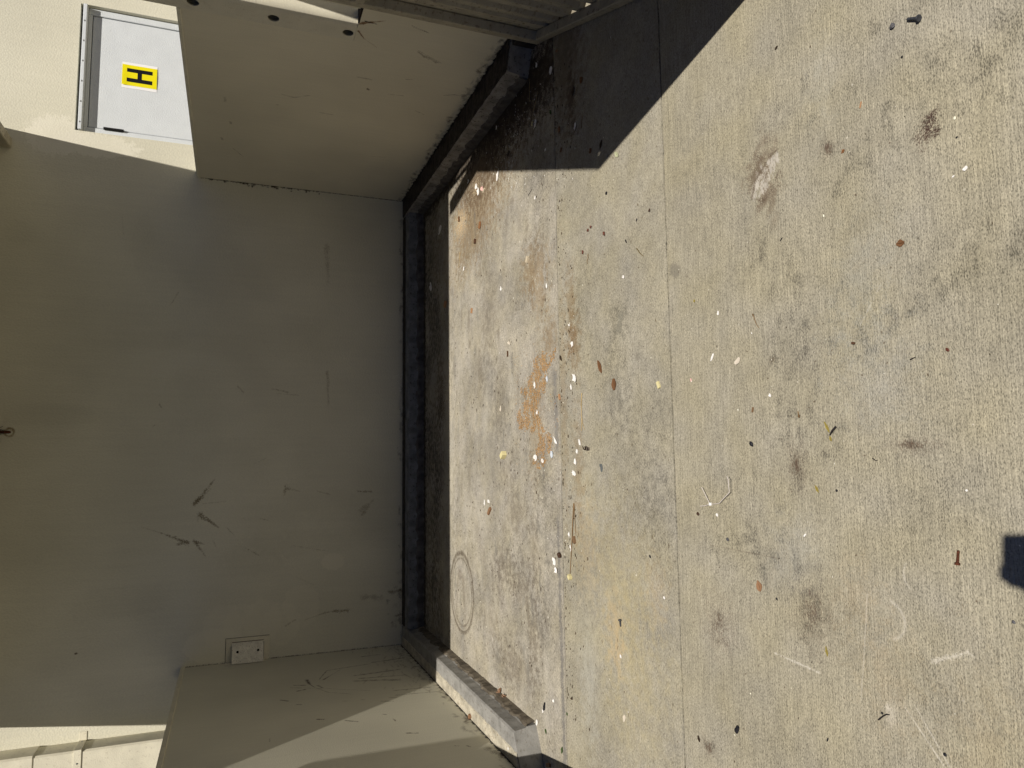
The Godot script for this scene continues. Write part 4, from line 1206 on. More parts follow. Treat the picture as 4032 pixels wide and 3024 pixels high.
# a ragged flat piece, a little curled: outline, thickness, lift of its rim
func flake(len_: float, wid: float, ragged: float, curl: float, thick: float, pointed: float, sides := 13) -> ArrayMesh:
	var st := begin()
	var rim := []
	for k in sides:
		var a := TAU * k / sides
		var r := 1.0 + rng.randf_range(-ragged, ragged)
		var e := Vector2(cos(a), sin(a))
		var px: float = e.x * r
		var pz: float = e.y * r * (1.0 - pointed * abs(e.x))
		rim.append(Vector3(px * len_ / 2, 0, pz * wid / 2))
	var tilt := rng.randf_range(-0.25, 0.25)
	for k in sides:
		var p: Vector3 = rim[k]
		var up: float = curl * (pow(p.z / (wid / 2), 2.0) * 0.5 + pow(p.x / (len_ / 2), 2.0) * 0.35) * min(len_, wid)
		rim[k].y = 0.0012 + up * (1.0 + tilt * sign(p.x))
	var mid := Vector3(0, 0.0012, 0)
	var down := Vector3(0, -thick, 0)
	for k in sides:
		var a: Vector3 = rim[k]
		var b: Vector3 = rim[(k + 1) % sides]
		tri(st, mid, b, a)
		tri(st, mid + down, a + down, b + down)
		quad(st, a + down, a, b, b + down)
	return done(st)

func pebble(len_: float, wid: float) -> ArrayMesh:
	var st := begin()
	var rings := 5
	var sides := 9
	var pts := []
	var off := rng.randi() % 1000
	var n := FastNoiseLite.new()
	n.seed = off
	n.frequency = 1.1
	var height: float = min(len_, wid) * rng.randf_range(0.45, 0.75)
	for i in rings + 1:
		var row := []
		var b := PI * i / rings
		for k in sides:
			var a := TAU * k / sides
			var d := Vector3(sin(b) * cos(a), cos(b), sin(b) * sin(a))
			var r := 1.0 + n.get_noise_3dv(d * 1.4) * 0.55
			row.append(Vector3(d.x * len_ / 2 * r, height / 2 + d.y * height / 2 * r, d.z * wid / 2 * r))
		pts.append(row)
	for i in rings:
		for k in sides:
			var t := (k + 1) % sides
			quad(st, pts[i + 1][k], pts[i][k], pts[i][t], pts[i + 1][t])
	return done(st)

func litter(kind: String, x: float, z: float, len_: float, wid: float, ang: float, label: String) -> void:
	rng.seed = hash(label)
	var y := KERB + 0.003 if "on top of the" in label else 0.0
	var o := thing(NAMES[kind], label, KINDS[kind], Vector3(x, y, z), -ang, GROUPS[kind])
	if kind == "chip":
		o.name = numbered("foam_cube" if "foam" in label else "wood_chip") if false else o.name
	var c := tone_for(kind, label)
	var m := tone(c, 0.6 if kind == "paper" else 0.8)
	if kind == "paper":
		put("scrap", flake(len_, wid, 0.28, rng.randf_range(0.05, 0.35), 0.0006, 0.15), m, o)
	elif kind == "leaf":
		if "bunch" in label or "crumpled" in label:
			for k in 4:
				var f := put("leaf_blade", flake(len_ * rng.randf_range(0.5, 0.8), wid * rng.randf_range(0.35, 0.6), 0.2, 0.6, 0.0006, 0.5), tone(c.lightened(rng.randf_range(0.0, 0.25)), 0.8), o)
				f.position = Vector3(rng.randf_range(-0.25, 0.25) * len_, 0.002 + k * 0.004, rng.randf_range(-0.3, 0.3) * wid)
				f.rotation = Vector3(rng.randf_range(-0.5, 0.5), rng.randf_range(-1.2, 1.2), rng.randf_range(-0.5, 0.5))
		else:
			var straight := "strip" in label or "arrow" in label
			put("leaf_blade", flake(len_, wid, 0.07 if straight else 0.14, rng.randf_range(0.10, 0.3), 0.0006, 0.25 if straight else 0.55, 15), m, o)
			var st := begin()
			tube(st, [Vector3(-len_ * 0.46, 0.0018, 0), Vector3(0, 0.0021, 0), Vector3(len_ * 0.5, 0.003, 0)], [0.0006, 0.0005, 0.0003], 5)
			put("midrib", done(st), tone(c.darkened(0.25), 0.8), o)
	elif kind == "chip":
		var h: float = min(len_, wid) * (0.9 if "cube" in label or "nugget" in label or "crumb" in label else 0.5)
		var st := begin()
		var pl := PackedVector2Array()
		for e in [Vector2(-1, -1), Vector2(0.1, -1.06), Vector2(1, -0.8), Vector2(1.05, 0.2), Vector2(0.9, 1), Vector2(-0.2, 0.95), Vector2(-1.04, 0.85)]:
			pl.append(Vector2(e.x * len_ / 2 * rng.randf_range(0.9, 1.05), e.y * wid / 2 * rng.randf_range(0.85, 1.05)))
		prism(st, pl, 0.0005, h)
		put("chip", done(st), m, o)
	else:
		put("pebble", pebble(len_, wid), tone(c, 0.55), o)

func twig(pts: Array, r: float, label: String) -> void:
	rng.seed = hash(label)
	var base := Vector3(pts[0].x, 0, pts[0].y)
	var o := thing("twig", label, "twig", base, 0.0, "twigs and straws on the concrete")
	var c := Color(0.50, 0.39, 0.25)
	if "dark" in label or "black" in label: c = Color(0.15, 0.13, 0.13)
	elif "pale" in label or "reed" in label or "dry" in label: c = Color(0.74, 0.65, 0.47)
	elif "olive" in label: c = Color(0.42, 0.37, 0.24)
	var p := []
	var rad := []
	for k in pts.size():
		var t := float(k) / (pts.size() - 1)
		p.append(Vector3(pts[k].x, r + rng.randf_range(0.0, 0.004) * sin(t * PI), pts[k].y) - base)
		rad.append(r * (1.0 - 0.45 * t))
	var st := begin()
	tube(st, p, rad, 7)
	put("stem", done(st), tone(c, 0.8), o)
	if "seed" in label or "bud" in label:
		var e := put("seed_head", pebble(r * 7, r * 4.5), tone(c.darkened(0.2), 0.8), o)
		e.position = p[0] if "seed" in label else p[p.size() - 1]

func bolts() -> void:
	# hex bolt lying on the ground: shank from head to tip
	var lay := func(called: String, label: String, head: Vector2, tip: Vector2, r: float, hr: float, m: Material, countersunk: bool) -> void:
		var a := Vector3(head.x, hr * 0.8, head.y)
		var b := Vector3(tip.x, r, tip.y)
		var o := thing(called, label, "bolt", Vector3(head.x, 0, head.y))
		a -= o.position
		b -= o.position
		var d := (b - a).normalized()
		var L := a.distance_to(b)
		var st := begin()
		var p := []
		var rr := []
		var n := 26
		for k in n + 1:
			var t := float(k) / n
			p.append(a + d * L * t)
			rr.append(r * (1.0 if t < 0.3 else (0.84 + 0.2 * (k % 2))) * (1.0 if t < 0.93 else 0.75))
		tube(st, p, rr, 12)
		put("shank", done(st), m, o)
		st = begin()
		if countersunk:
			tube(st, [a - d * 0.003, a, a + d * 0.006], [hr * 0.85, hr, r], 14)
		else:
			tube(st, [a - d * 0.005, a], [hr, hr], 6)
		put("head", done(st), m, o)
	lay.call("bolt", "rusty red hex bolt on the near concrete beside the phone shadow", Vector2(-0.240, 5.018), Vector2(-0.213, 5.021), 0.0032, 0.0062, mats.rust, false)
	lay.call("bolt", "grey screw bolt beside a flat oval disc on the near concrete", Vector2(1.026, 5.024), Vector2(1.043, 4.992), 0.0042, 0.0088, mats.steel_dark, true)
	lay.call("screw", "dark wood screw on the yellow washed middle slab", Vector2(-0.660, 3.505), Vector2(-0.686, 3.504), 0.0034, 0.0075, mats.steel_dark, true)

func special_litter() -> void:
	# white cable tie, kinked
	var o := thing("cable_tie", "white plastic cable tie, bent open, lying on the outer slab", "cable tie", Vector3(-0.159, 0, 4.137))
	var st := begin()
	var way := [Vector2(-0.065, 4.251), Vector2(-0.074, 4.260), Vector2(-0.095, 4.258), Vector2(-0.115, 4.252), Vector2(-0.135, 4.218), Vector2(-0.153, 4.189), Vector2(-0.157, 4.165), Vector2(-0.159, 4.137), Vector2(-0.166, 4.11), Vector2(-0.168, 4.088)]
	var lift := [0.020, 0.022, 0.020, 0.013, 0.009, 0.006, 0.005, 0.004, 0.006, 0.009]
	var p := []
	var r := []
	for k in way.size():
		p.append(Vector3(way[k].x, lift[k], way[k].y) - o.position)
		r.append(0.0014)
	tube(st, p, r, 6)
	tube(st, [Vector3(0, 0.005, 0), Vector3(-0.104, 0.012, 4.103) - Vector3(-0.159, 0, 4.137)], [0.0014, 0.0012], 6)
	put("strap", done(st), tone(Color(0.80, 0.77, 0.74), 0.45), o)
	put("lock", box_mesh(Vector3(-0.005, 0.0005, -0.004), Vector3(0.005, 0.008, 0.005), 0.001), tone(Color(0.93, 0.93, 0.92), 0.4), o)

	# flattened grey gum
	o = thing("gum_spot", "flattened grey blob with two shiny spots on the middle slab", "gum", Vector3(-0.045, 0, 3.371))
	rng.seed = 44
	put("blob", flake(0.036, 0.022, 0.10, 0.02, 0.0010, 0.1, 18), tone(Color(0.40, 0.42, 0.42), 0.25), o)
	var q := put("lobe", flake(0.014, 0.012, 0.1, 0.02, 0.0010, 0.0), tone(Color(0.36, 0.38, 0.38), 0.3), o)
	q.position = Vector3(0.012, 0.0004, -0.012)

	# flattened can tab ring on the sawdust
	# sawdust: flakes too many to count
	rng.seed = 12
	var poly := PackedVector2Array([Vector2(0.552, 2.742), Vector2(0.528, 2.801), Vector2(0.551, 2.929), Vector2(0.513, 2.914), Vector2(0.444, 2.804), Vector2(0.363, 2.793), Vector2(0.294, 2.685), Vector2(0.265, 2.669), Vector2(0.227, 2.698), Vector2(0.140, 2.769), Vector2(0.119, 2.854), Vector2(0.061, 2.865), Vector2(0.022, 2.821), Vector2(-0.048, 2.746), Vector2(-0.049, 2.655), Vector2(-0.025, 2.594), Vector2(0.053, 2.660), Vector2(0.113, 2.677), Vector2(0.161, 2.553), Vector2(0.145, 2.486), Vector2(0.167, 2.401), Vector2(0.247, 2.369), Vector2(0.294, 2.432), Vector2(0.320, 2.510), Vector2(0.384, 2.436), Vector2(0.430, 2.547), Vector2(0.471, 2.630), Vector2(0.537, 2.649)])
	var spill := PackedVector2Array([Vector2(0.666, 3.093), Vector2(0.613, 3.141), Vector2(0.560, 3.162), Vector2(0.495, 3.122), Vector2(0.498, 3.060), Vector2(0.564, 3.101), Vector2(0.635, 3.079)])
	var places := []
	var frayed := FastNoiseLite.new()
	frayed.seed = 3
	frayed.frequency = 14.0
	while places.size() < 10000:
		var v := Vector2(rng.randf_range(-0.12, 0.62), rng.randf_range(2.33, 2.95))
		if frayed.get_noise_2d(v.x, v.y) < -0.12 and rng.randf() < 0.88 or frayed.get_noise_2d(v.x * 4.0 + 7.0, v.y * 4.0) < -0.2 and rng.randf() < 0.7:
			continue
		var inside := Geometry2D.is_point_in_polygon(v + Vector2(frayed.get_noise_2d(v.x * 3, v.y), frayed.get_noise_2d(v.x, v.y * 3 + 9)) * 0.03, poly)
		if inside or rng.randf() < 0.012:
			places.append(v)
	scatter("sawdust", "orange brown sawdust spilled in a long patch on the rear slab", "sawdust", places, Color(0.66, 0.525, 0.365), 0.0016, 0.0044, 0.42)
	places = []
	while places.size() < 900:
		var v := Vector2(rng.randf_range(0.44, 0.72), rng.randf_range(3.02, 3.2))
		if Geometry2D.is_point_in_polygon(v, spill) or rng.randf() < 0.08:
			places.append(v)
	scatter("brown_grit", "brown grit and sawdust swept against the far side of the joint", "grit", places, Color(0.50, 0.38, 0.25), 0.0012, 0.0030, 0.3)
	places = []
	for k in 1500:
		places.append(Vector2(rng.randfn(1.69, 0.05), rng.randfn(1.33, 0.085)))
	for k in 900:
		places.append(Vector2(rng.randfn(1.83, 0.035), rng.randfn(1.68, 0.05)))
	scatter("sand_grains", "pale sand and rubble crumbs at the sunlit corner by the shaded kerb", "sand", places, Color(0.84, 0.76, 0.64), 0.0012, 0.0036, 0.3)
	places = []
	for k in 1300:
		places.append(Vector2(rng.randfn(0.48, 0.09), rng.randfn(0.93, 0.07)))
	scatter("plaster_crumbs", "whitish plaster crumbs on the floor below the splashed wall foot", "crumbs", places, Color(0.90, 0.87, 0.80), 0.0014, 0.0040, 0.2)
	places = []
	for k in 200:
		places.append(Vector2(rng.randfn(1.86, 0.10), rng.randfn(2.40, 0.16)))
	for k in 90:
		places.append(Vector2(rng.randfn(1.72, 0.25), rng.randfn(2.55, 0.3)))
	scatter("shaded_crumbs", "white and tan crumbs heaped in the shadow beside the open gate", "crumbs", places, Color(0.86, 0.85, 0.84), 0.003, 0.009, 0.25)
	places = []
	for k in 800:
		places.append(Vector2(rng.randf_range(-1.35, 2.1), rng.randf_range(0.28, 2.93)))
	for k in 500:
		places.append(Vector2(rng.randf_range(-1.2, 2.0), clampf(rng.randfn(3.02, 0.07), 2.975, 3.4)))
	scatter("fine_debris", "dark crumbs and fine debris strewn over the concrete", "debris", places, Color(0.27, 0.22, 0.17), 0.002, 0.0095, 0.6)
	places = []
	for k in 260:
		places.append(Vector2(rng.randf_range(-1.2, 2.0), rng.randf_range(2.98, 5.4)))
	scatter("small_crumbs", "tiny dark crumbs strewn over the outer broomed concrete", "debris", places, Color(0.27, 0.22, 0.17), 0.0012, 0.0045, 0.6)
	places = []
	for k in 140:
		places.append(Vector2(rng.randf_range(-1.3, 1.9), rng.randf_range(0.9, 2.93)))
	for k in 90:
		places.append(Vector2(rng.randf_range(-1.1, 1.9), rng.randf_range(2.98, 5.3)))
	for k in 80:
		places.append(Vector2(rng.randfn(0.1, 0.5), clampf(rng.randfn(2.9, 0.12), 2.6, 3.2)))
	scatter("white_flecks", "tiny white flecks strewn over the sunlit concrete", "flecks", places, Color(0.92, 0.91, 0.88), 0.0016, 0.0060, 0.1)

func scatter(called: String, label: String, category: String, places: Array, c: Color, small: float, large: float, vary: float) -> void:
	var shape := pebble(1.0, 0.8)
	var mm := MultiMesh.new()
	mm.transform_format = MultiMesh.TRANSFORM_3D
	mm.use_colors = true
	mm.mesh = shape
	mm.instance_count = places.size()
	for k in places.size():
		var s: float = small + (large - small) * pow(rng.randf(), 2.2)
		var b := Basis.from_euler(Vector3(rng.randf_range(-0.4, 0.4), rng.randf() * TAU, rng.randf_range(-0.4, 0.4))).scaled(Vector3(s * rng.randf_range(0.9, 2.2), s * 0.6, s))
		mm.set_instance_transform(k, Transform3D(b, Vector3(places[k].x, 0.0004, places[k].y)))
		var f := 1.0 + rng.randf_range(-vary, vary)
		var lin := c.srgb_to_linear()
		mm.set_instance_color(k, Color(min(lin.r * f, 0.9), min(lin.g * f, 0.9), min(lin.b * f * rng.randf_range(0.85, 1.0), 0.9)))
	var o := MultiMeshInstance3D.new()
	o.multimesh = mm
	var m := plain(called + "_stuff", Color.WHITE, 0.85)
	m.vertex_color_use_as_albedo = true
	o.material_override = m
	o.name = called
	add_child(o, true)
	tag(o, label, category)
	o.set_meta("kind", "stuff")

# ------------------------------------------------------------------ the photographer, whose phone throws the shadow at the edge of the picture
# surface nets over a smooth union of tapered capsules [a, b, ra, rb]
func body_mesh(bones: Array, cell: float, blend: float) -> ArrayMesh:
	var f := {}
	for b in bones:
		var lo: Vector3 = (b[0] as Vector3).min(b[1]) - Vector3.ONE * (max(b[2], b[3]) + blend + cell * 2)
		var hi: Vector3 = (b[0] as Vector3).max(b[1]) + Vector3.ONE * (max(b[2], b[3]) + blend + cell * 2)
		for i in range(int(floor(lo.x / cell)), int(ceil(hi.x / cell)) + 1):
			for j in range(int(floor(lo.y / cell)), int(ceil(hi.y / cell)) + 1):
				for k in range(int(floor(lo.z / cell)), int(ceil(hi.z / cell)) + 1):
					var p := Vector3(i, j, k) * cell
					var a: Vector3 = b[0]
					var ab: Vector3 = b[1] - a
					var t := clampf((p - a).dot(ab) / max(ab.length_squared(), 1e-9), 0.0, 1.0)
					var d: float = p.distance_to(a + ab * t) - lerpf(b[2], b[3], t)
					var key := Vector3i(i, j, k)
					if f.has(key):
						var e: float = f[key]
						var h: float = max(blend - abs(e - d), 0.0) / blend
						f[key] = min(e, d) - h * h * blend * 0.25
					else:
						f[key] = d
	var corners: Array[Vector3i] = [Vector3i(0, 0, 0), Vector3i(1, 0, 0), Vector3i(0, 1, 0), Vector3i(1, 1, 0), Vector3i(0, 0, 1), Vector3i(1, 0, 1), Vector3i(0, 1, 1), Vector3i(1, 1, 1)]
	var edges := [[0, 1], [2, 3], [4, 5], [6, 7], [0, 2], [1, 3], [4, 6], [5, 7], [0, 4], [1, 5], [2, 6], [3, 7]]
	var vert := {}
	for key in f:
		var v := []
		var ok := true
		for c in corners:
			if not f.has(key + c):
				ok = false
				break
			v.append(f[key + c])
		if not ok:
			continue
		var sum := Vector3.ZERO
		var n := 0
		for e in edges:
			var va: float = v[e[0]]
			var vb: float = v[e[1]]
			if (va < 0.0) != (vb < 0.0):
				sum += Vector3(corners[e[0]]).lerp(Vector3(corners[e[1]]), va / (va - vb))
				n += 1
		if n > 0:
			vert[key] = (Vector3(key) + sum / n) * cell
	var st := SurfaceTool.new()
	st.begin(Mesh.PRIMITIVE_TRIANGLES)
	st.set_smooth_group(0)
	for key in vert:
		for ax in 3:
			var d := Vector3i.ZERO
			d[ax] = 1
			if not f.has(key + d):
				continue
			var s0: bool = f[key] < 0.0
			var s1: bool = f[key + d] < 0.0
			if s0 == s1:
				continue
			var u := Vector3i.ZERO
			var w := Vector3i.ZERO
			u[(ax + 1) % 3] = 1
			w[(ax + 2) % 3] = 1
			if not (vert.has(key - u) and vert.has(key - w) and vert.has(key - u - w)):
				continue
			var q := [vert[key - u - w], vert[key - w], vert[key], vert[key - u]]
			if s1: q.reverse()
			quad(st, q[0], q[1], q[2], q[3])
	st.generate_normals()
	return st.commit()

func photographer(eye: Vector3, r: Vector3, u: Vector3, w: Vector3) -> void:
	# phone: lens near its upper corner, body just behind the lens
	var xf := Transform3D(Basis(r, u, -w), eye)
	var t := thing("phone", "dark phone held upright, throwing the block shadow at the picture's edge", "phone")
	put("phone_body", box_mesh(Vector3(-0.062, -0.132, 0.004), Vector3(0.016, 0.024, 0.012), 0.003, xf), plain("phone_glass", Color(0.05, 0.05, 0.06), 0.2), t)
	t = thing("person", "person in dark clothes standing behind the camera, holding the phone", "person")
	var bones := []
	var add := func(a: Vector3, b: Vector3, ra: float, rb: float) -> void: bones.append([a, b, ra, rb])
	var hip := Vector3(-0.12, 0.93, 6.72)
	for s in [-1, 1]:
		add.call(hip + Vector3(0.09 * s, -0.02, 0), Vector3(-0.12 + 0.10 * s, 0.50, 6.70), 0.088, 0.058)
		add.call(Vector3(-0.12 + 0.10 * s, 0.50, 6.70), Vector3(-0.12 + 0.11 * s, 0.09, 6.73), 0.058, 0.040)
		add.call(Vector3(-0.12 + 0.11 * s, 0.045, 6.75), Vector3(-0.12 + 0.13 * s, 0.038, 6.58), 0.045, 0.036)
	add.call(hip, hip + Vector3(0, 0.20, 0.01), 0.14, 0.125)
	add.call(hip + Vector3(0, 0.20, 0.01), hip + Vector3(0, 0.42, 0.0), 0.130, 0.135)
	add.call(Vector3(-0.28, 1.37, 6.71), Vector3(0.04, 1.37, 6.71), 0.070, 0.070)
	add.call(Vector3(-0.12, 1.40, 6.71), Vector3(-0.12, 1.52, 6.68), 0.055, 0.050)
	var elbows := [Vector3(-0.36, 1.13, 6.50), Vector3(0.13, 1.12, 6.50)]
	var wrists := [Vector3(-0.150, 1.36, 6.275), Vector3(0.075, 1.30, 6.285)]
	add.call(Vector3(-0.30, 1.36, 6.71), elbows[0], 0.055, 0.044)
	add.call(Vector3(0.06, 1.36, 6.71), elbows[1], 0.055, 0.044)
	add.call(elbows[0], wrists[0], 0.043, 0.028)
	add.call(elbows[1], wrists[1], 0.043, 0.028)
	# head
	add.call(Vector3(-0.12, 1.60, 6.64), Vector3(-0.12, 1.655, 6.665), 0.076, 0.090)
	add.call(Vector3(-0.12, 1.555, 6.605), Vector3(-0.12, 1.57, 6.625), 0.040, 0.05)
	add.call(Vector3(-0.12, 1.605, 6.555), Vector3(-0.12, 1.625, 6.565), 0.012, 0.010)
	put("body", body_mesh(bones, 0.022, 0.05), plain("dark_cloth", Color(0.16, 0.17, 0.20), 0.9), t)
	# hands: palm, four fingers round the back of the phone, thumb on its edge
	for s in [0, 1]:
		var hb := []
		var side := -1.0 if s == 0 else 1.0
		var edge_x := -0.062 if s == 0 else 0.016
		var low := -0.022 if s == 0 else -0.085
		var palm: Vector3 = xf * Vector3(edge_x + side * 0.018, low, 0.030)
		hb.append([wrists[s], palm, 0.026, 0.022])
		for k in 4:
			var h := low + 0.030 - k * 0.021
			var root: Vector3 = xf * Vector3(edge_x + side * 0.018, h, 0.018)
			var knuckle: Vector3 = xf * Vector3(edge_x + side * 0.013, h + 0.002, -0.004)
			var tip: Vector3 = xf * Vector3(edge_x - side * (0.004 + 0.004 * (k % 2)), h + 0.004, -0.0075)
			hb.append([palm, root, 0.016, 0.010])
			hb.append([root, knuckle, 0.0092, 0.0085])
			hb.append([knuckle, tip, 0.0085, 0.0070])
		var th: Vector3 = xf * Vector3(edge_x + side * 0.012, low + 0.020, 0.026)
		hb.append([palm, th, 0.014, 0.011])
		hb.append([th, xf * Vector3(edge_x - side * 0.012, low + 0.050, 0.021), 0.0105, 0.0085])
		put("hand", body_mesh(hb, 0.005, 0.008), plain("skin", Color(0.72, 0.54, 0.44), 0.55), t)

func _ready() -> void:
	# camera: a phone held upright; the picture lies on its side, so the camera's right is the world's down
	var r := Vector3(0.99462, 0.02486, 0.10061)
	var u := Vector3(0.01306, 0.93301, -0.35961)
	var w := Vector3(0.10281, -0.35899, -0.92766)
	var cam := Camera3D.new()
	cam.name = "camera"
	cam.transform = Transform3D(Basis(-u, r, -w).orthonormalized(), Vector3(0, 1.5, 6.1819))
	cam.fov = rad_to_deg(2.0 * atan(1512.0 / 2850.0))
	cam.near = 0.02
	cam.far = 300.0
	add_child(cam)
	cam.make_current()
	var sky := ProceduralSkyMaterial.new()
	sky.sky_top_color = Color(0.20, 0.36, 0.66)
	sky.sky_horizon_color = Color(0.62, 0.72, 0.84)
	sky.sky_curve = 0.12
	sky.ground_bottom_color = Color(0.32, 0.31, 0.28)
	sky.ground_horizon_color = Color(0.45, 0.44, 0.41)
	sky.energy_multiplier = SKY_ENERGY
	sky.sun_angle_max = 20.0
	var env := Environment.new()
	env.background_mode = Environment.BG_SKY
	env.sky = Sky.new()
	env.sky.sky_material = sky
	env.tonemap_mode = Environment.TONE_MAPPER_LINEAR
	env.tonemap_exposure = EXPOSURE
	env.sdfgi_enabled = true
	env.ssao_enabled = true
	env.ssil_enabled = true
	var we := WorldEnvironment.new()
	we.name = "world_environment"
	we.environment = env
	add_child(we)
	var sun := DirectionalLight3D.new()
	sun.name = "sun"
	sun.light_color = Color(1.0, 0.970, 0.930)
	sun.light_energy = SUN_ENERGY
	sun.light_angular_distance = 0.53
	sun.shadow_enabled = true
	sun.basis = Basis.looking_at(Vector3(-0.121, -1.0, -0.697).normalized())
	add_child(sun)

	mats.cream = weathered("cream_paint", Color(0.86, 0.84, 0.755), 101, 0.10, 0.9, 0.6, Color(0.6, 0.56, 0.48), 0.2)
	mats.post = weathered("post_paint", Color(0.85, 0.83, 0.75), 102, 0.06, 0.9, 0.5, Color(0.7, 0.64, 0.54), 0.15)
	mats.gate = weathered("gate_paint", Color(0.66, 0.635, 0.56), 103, 0.25, 1.1, 0.55, Color(0.25, 0.20, 0.15), 0.4)
	mats.bracket = weathered("bracket_paint", Color(0.90, 0.885, 0.82), 104, 0.20, 3.0, 0.5, Color(0.35, 0.24, 0.15), 0.5)
	mats.rust = weathered("rust", Color(0.34, 0.20, 0.14), 105, 0.9, 20.0, 0.9, Color(0.15, 0.07, 0.05), 0.6)
	mats.steel = plain("rivet_steel", Color(0.60, 0.60, 0.58), 0.4, 0.7)
	mats.steel_dark = weathered("dull_steel", Color(0.30, 0.31, 0.33), 106, 0.6, 20.0, 0.55, Color(0.15, 0.14, 0.14), 0.4, 0.5)
	mats.black = plain("hole_black", Color(0.015, 0.014, 0.014), 0.9)

	yard()
	kerbs()
	rear_wall()
	partitions()
	roof()
	gate("open ribbed gate leaf hinged at the shaded partition", Vector3(2.228, 0.0, 2.790), atan2(-0.935, -0.354), -0.045)
	gate("second ribbed gate leaf, folded open outside the sunlit partition", Vector3(-2.53, 0.0, 4.63), atan2(0.866, 0.5), 2.095)
	fittings()
	special_litter()
	bolts()
	litter("paper", 0.375, 3.130, 0.047, 0.042, 2.23, "large white paper chip just outside the slab joint, beside the sawdust")
	litter("paper", 0.390, 2.645, 0.033, 0.026, 3.09, "narrow white paper chip lying upright on the upper half of the sawdust patch")
	litter("paper", 0.404, 2.808, 0.029, 0.026, -3.10, "white chip with a bluish edge on the joint side of the sawdust patch")
	litter("paper", 0.541, 3.110, 0.028, 0.027, 2.85, "white flake in the brown grit just outside the joint, above the large chip")
	litter("paper", 0.637, 3.078, 0.024, 0.010, 1.83, "small white flake at the far tip of the brown grit outside the joint")
	litter("paper", 0.337, 3.086, 0.028, 0.018, 2.84, "thin white sliver just below the large white paper chip outside the joint")
	litter("paper", 0.243, 2.672, 0.022, 0.022, 2.65, "tiny white chip in the middle of the sawdust patch")
	litter("paper", 0.005, 2.641, 0.034, 0.042, 3.01, "white oval chip on the lower left end of the sawdust patch")
	litter("paper", -0.012, 2.729, 0.035, 0.020, 1.76, "crumpled white scrap at the lower end of the sawdust patch")
	litter("paper", 0.022, 2.852, 0.036, 0.030, 2.66, "clear white plastic strip beside the lower end of the sawdust patch")
	litter("paper", 0.087, 2.898, 0.061, 0.016, 2.28, "thin white crooked strip reaching from the sawdust to the joint")
	litter("paper", 0.071, 3.164, 0.032, 0.019, 2.76, "white torn strip outside the joint level with the lower sawdust")
	litter("paper", 0.031, 3.134, 0.023, 0.019, 2.67, "white fleck directly below the torn strip outside the joint")
	litter("paper", -0.017, 3.116, 0.027, 0.027, 2.34, "white three cornered flake outside the joint near the lower sawdust end")
	litter("paper", -0.071, 3.100, 0.039, 0.022, 1.86, "white crumbled flake nearest the grey gum spot, just outside the joint")
	litter("paper", -0.505, 2.857, 0.042, 0.036, 2.38, "long white chalky flake beside the joint near the dark crumb clump")
	litter("paper", -0.545, 2.878, 0.032, 0.032, 2.62, "second white chalky flake, touching the end of the long one by the joint")
	litter("paper", -0.358, 3.033, 0.023, 0.020, 2.65, "white dab beside the upper part of the long wood sliver")
	litter("paper", -0.422, 3.044, 0.031, 0.014, 2.96, "narrow white dab beside the middle of the long wood sliver")
	litter("paper", -0.260, 1.876, 0.046, 0.024, 1.71, "round white flake beside the orange wood stick")
	litter("paper", -0.274, 1.800, 0.040, 0.028, 2.87, "upright white strip left of the orange wood stick")
	litter("paper", 0.301, 2.115, 0.041, 0.025, -3.11, "pale leaf shaped flake in the middle of the lit inner slab")
	litter("paper", 0.675, 2.271, 0.047, 0.022, 1.95, "pale grey crumpled flake on the upper middle of the inner slab")
	litter("paper", 1.752, 2.106, 0.065, 0.043, 0.43, "long white strip crossing the edge of the gate shadow")
	litter("paper", 1.784, 1.733, 0.055, 0.049, 2.77, "bright white chip in the rubble at the tip of the post shadow")
	litter("paper", 1.836, 1.693, 0.055, 0.033, 2.27, "white chip just above the brightest one at the tip of the post shadow")
	litter("paper", 1.773, 1.820, 0.052, 0.035, 2.47, "pinkish chip in the rubble below the gate shadow edge")
	litter("paper", 1.933, 1.521, 0.037, 0.031, 1.69, "white chip right at the inner edge of the post shadow")
	litter("paper", 1.406, 2.693, 0.024, 0.018, 2.93, "small white chip near the joint below the gate shadow edge")
	litter("paper", 0.886, 2.826, 0.027, 0.021, 2.78, "white chip in the brown stain near the upper joint")
	litter("paper", 1.027, 2.148, 0.026, 0.021, 2.60, "tiny white chip on the upper inner slab beside a dark crumb")
	litter("paper", 1.342, 1.398, 0.033, 0.034, 2.71, "tiny white chip by the pale straw")
	litter("paper", 1.417, 0.500, 0.085, 0.064, 2.31, "white scrap in the roof shadow beside the rear kerb")
	litter("paper", 1.812, 0.781, 0.092, 0.056, 1.27, "white curled scrap at the roof shadow corner by the shaded kerb")
	litter("paper", 2.001, 2.935, 0.040, 0.036, 0.94, "larger white scrap deep in the shadow beside the open gate")
	litter("paper", 2.135, 2.743, 0.036, 0.023, 2.58, "small white scrap in the shadow nearest the shaded kerb end")
	litter("paper", 1.824, 2.718, 0.023, 0.036, 0.56, "white torn scrap in the shaded litter heap by the shaded kerb")
	litter("paper", 1.808, 2.710, 0.025, 0.029, 1.16, "second white torn scrap at the lower end of the shaded litter heap")
	litter("paper", 2.067, 2.097, 0.023, 0.023, 0.98, "white chip in the shadow right below the shaded kerb")
	litter("paper", 1.581, 3.195, 0.037, 0.022, 0.42, "white sliver in the gate shadow outside the joint")
	litter("paper", 1.615, 2.839, 0.017, 0.020, 2.86, "small round white flake in the gate shadow inside the joint")
	litter("paper", 0.331, 4.176, 0.027, 0.011, 0.75, "curved white plastic strip on the outer broomed slab")
	litter("paper", 0.302, 4.306, 0.032, 0.017, 1.08, "torn off-white paper scrap with a raised edge on the outer slab")
	litter("paper", 0.267, 4.052, 0.014, 0.009, 2.70, "pale pinkish flake between joint and curved plastic strip")
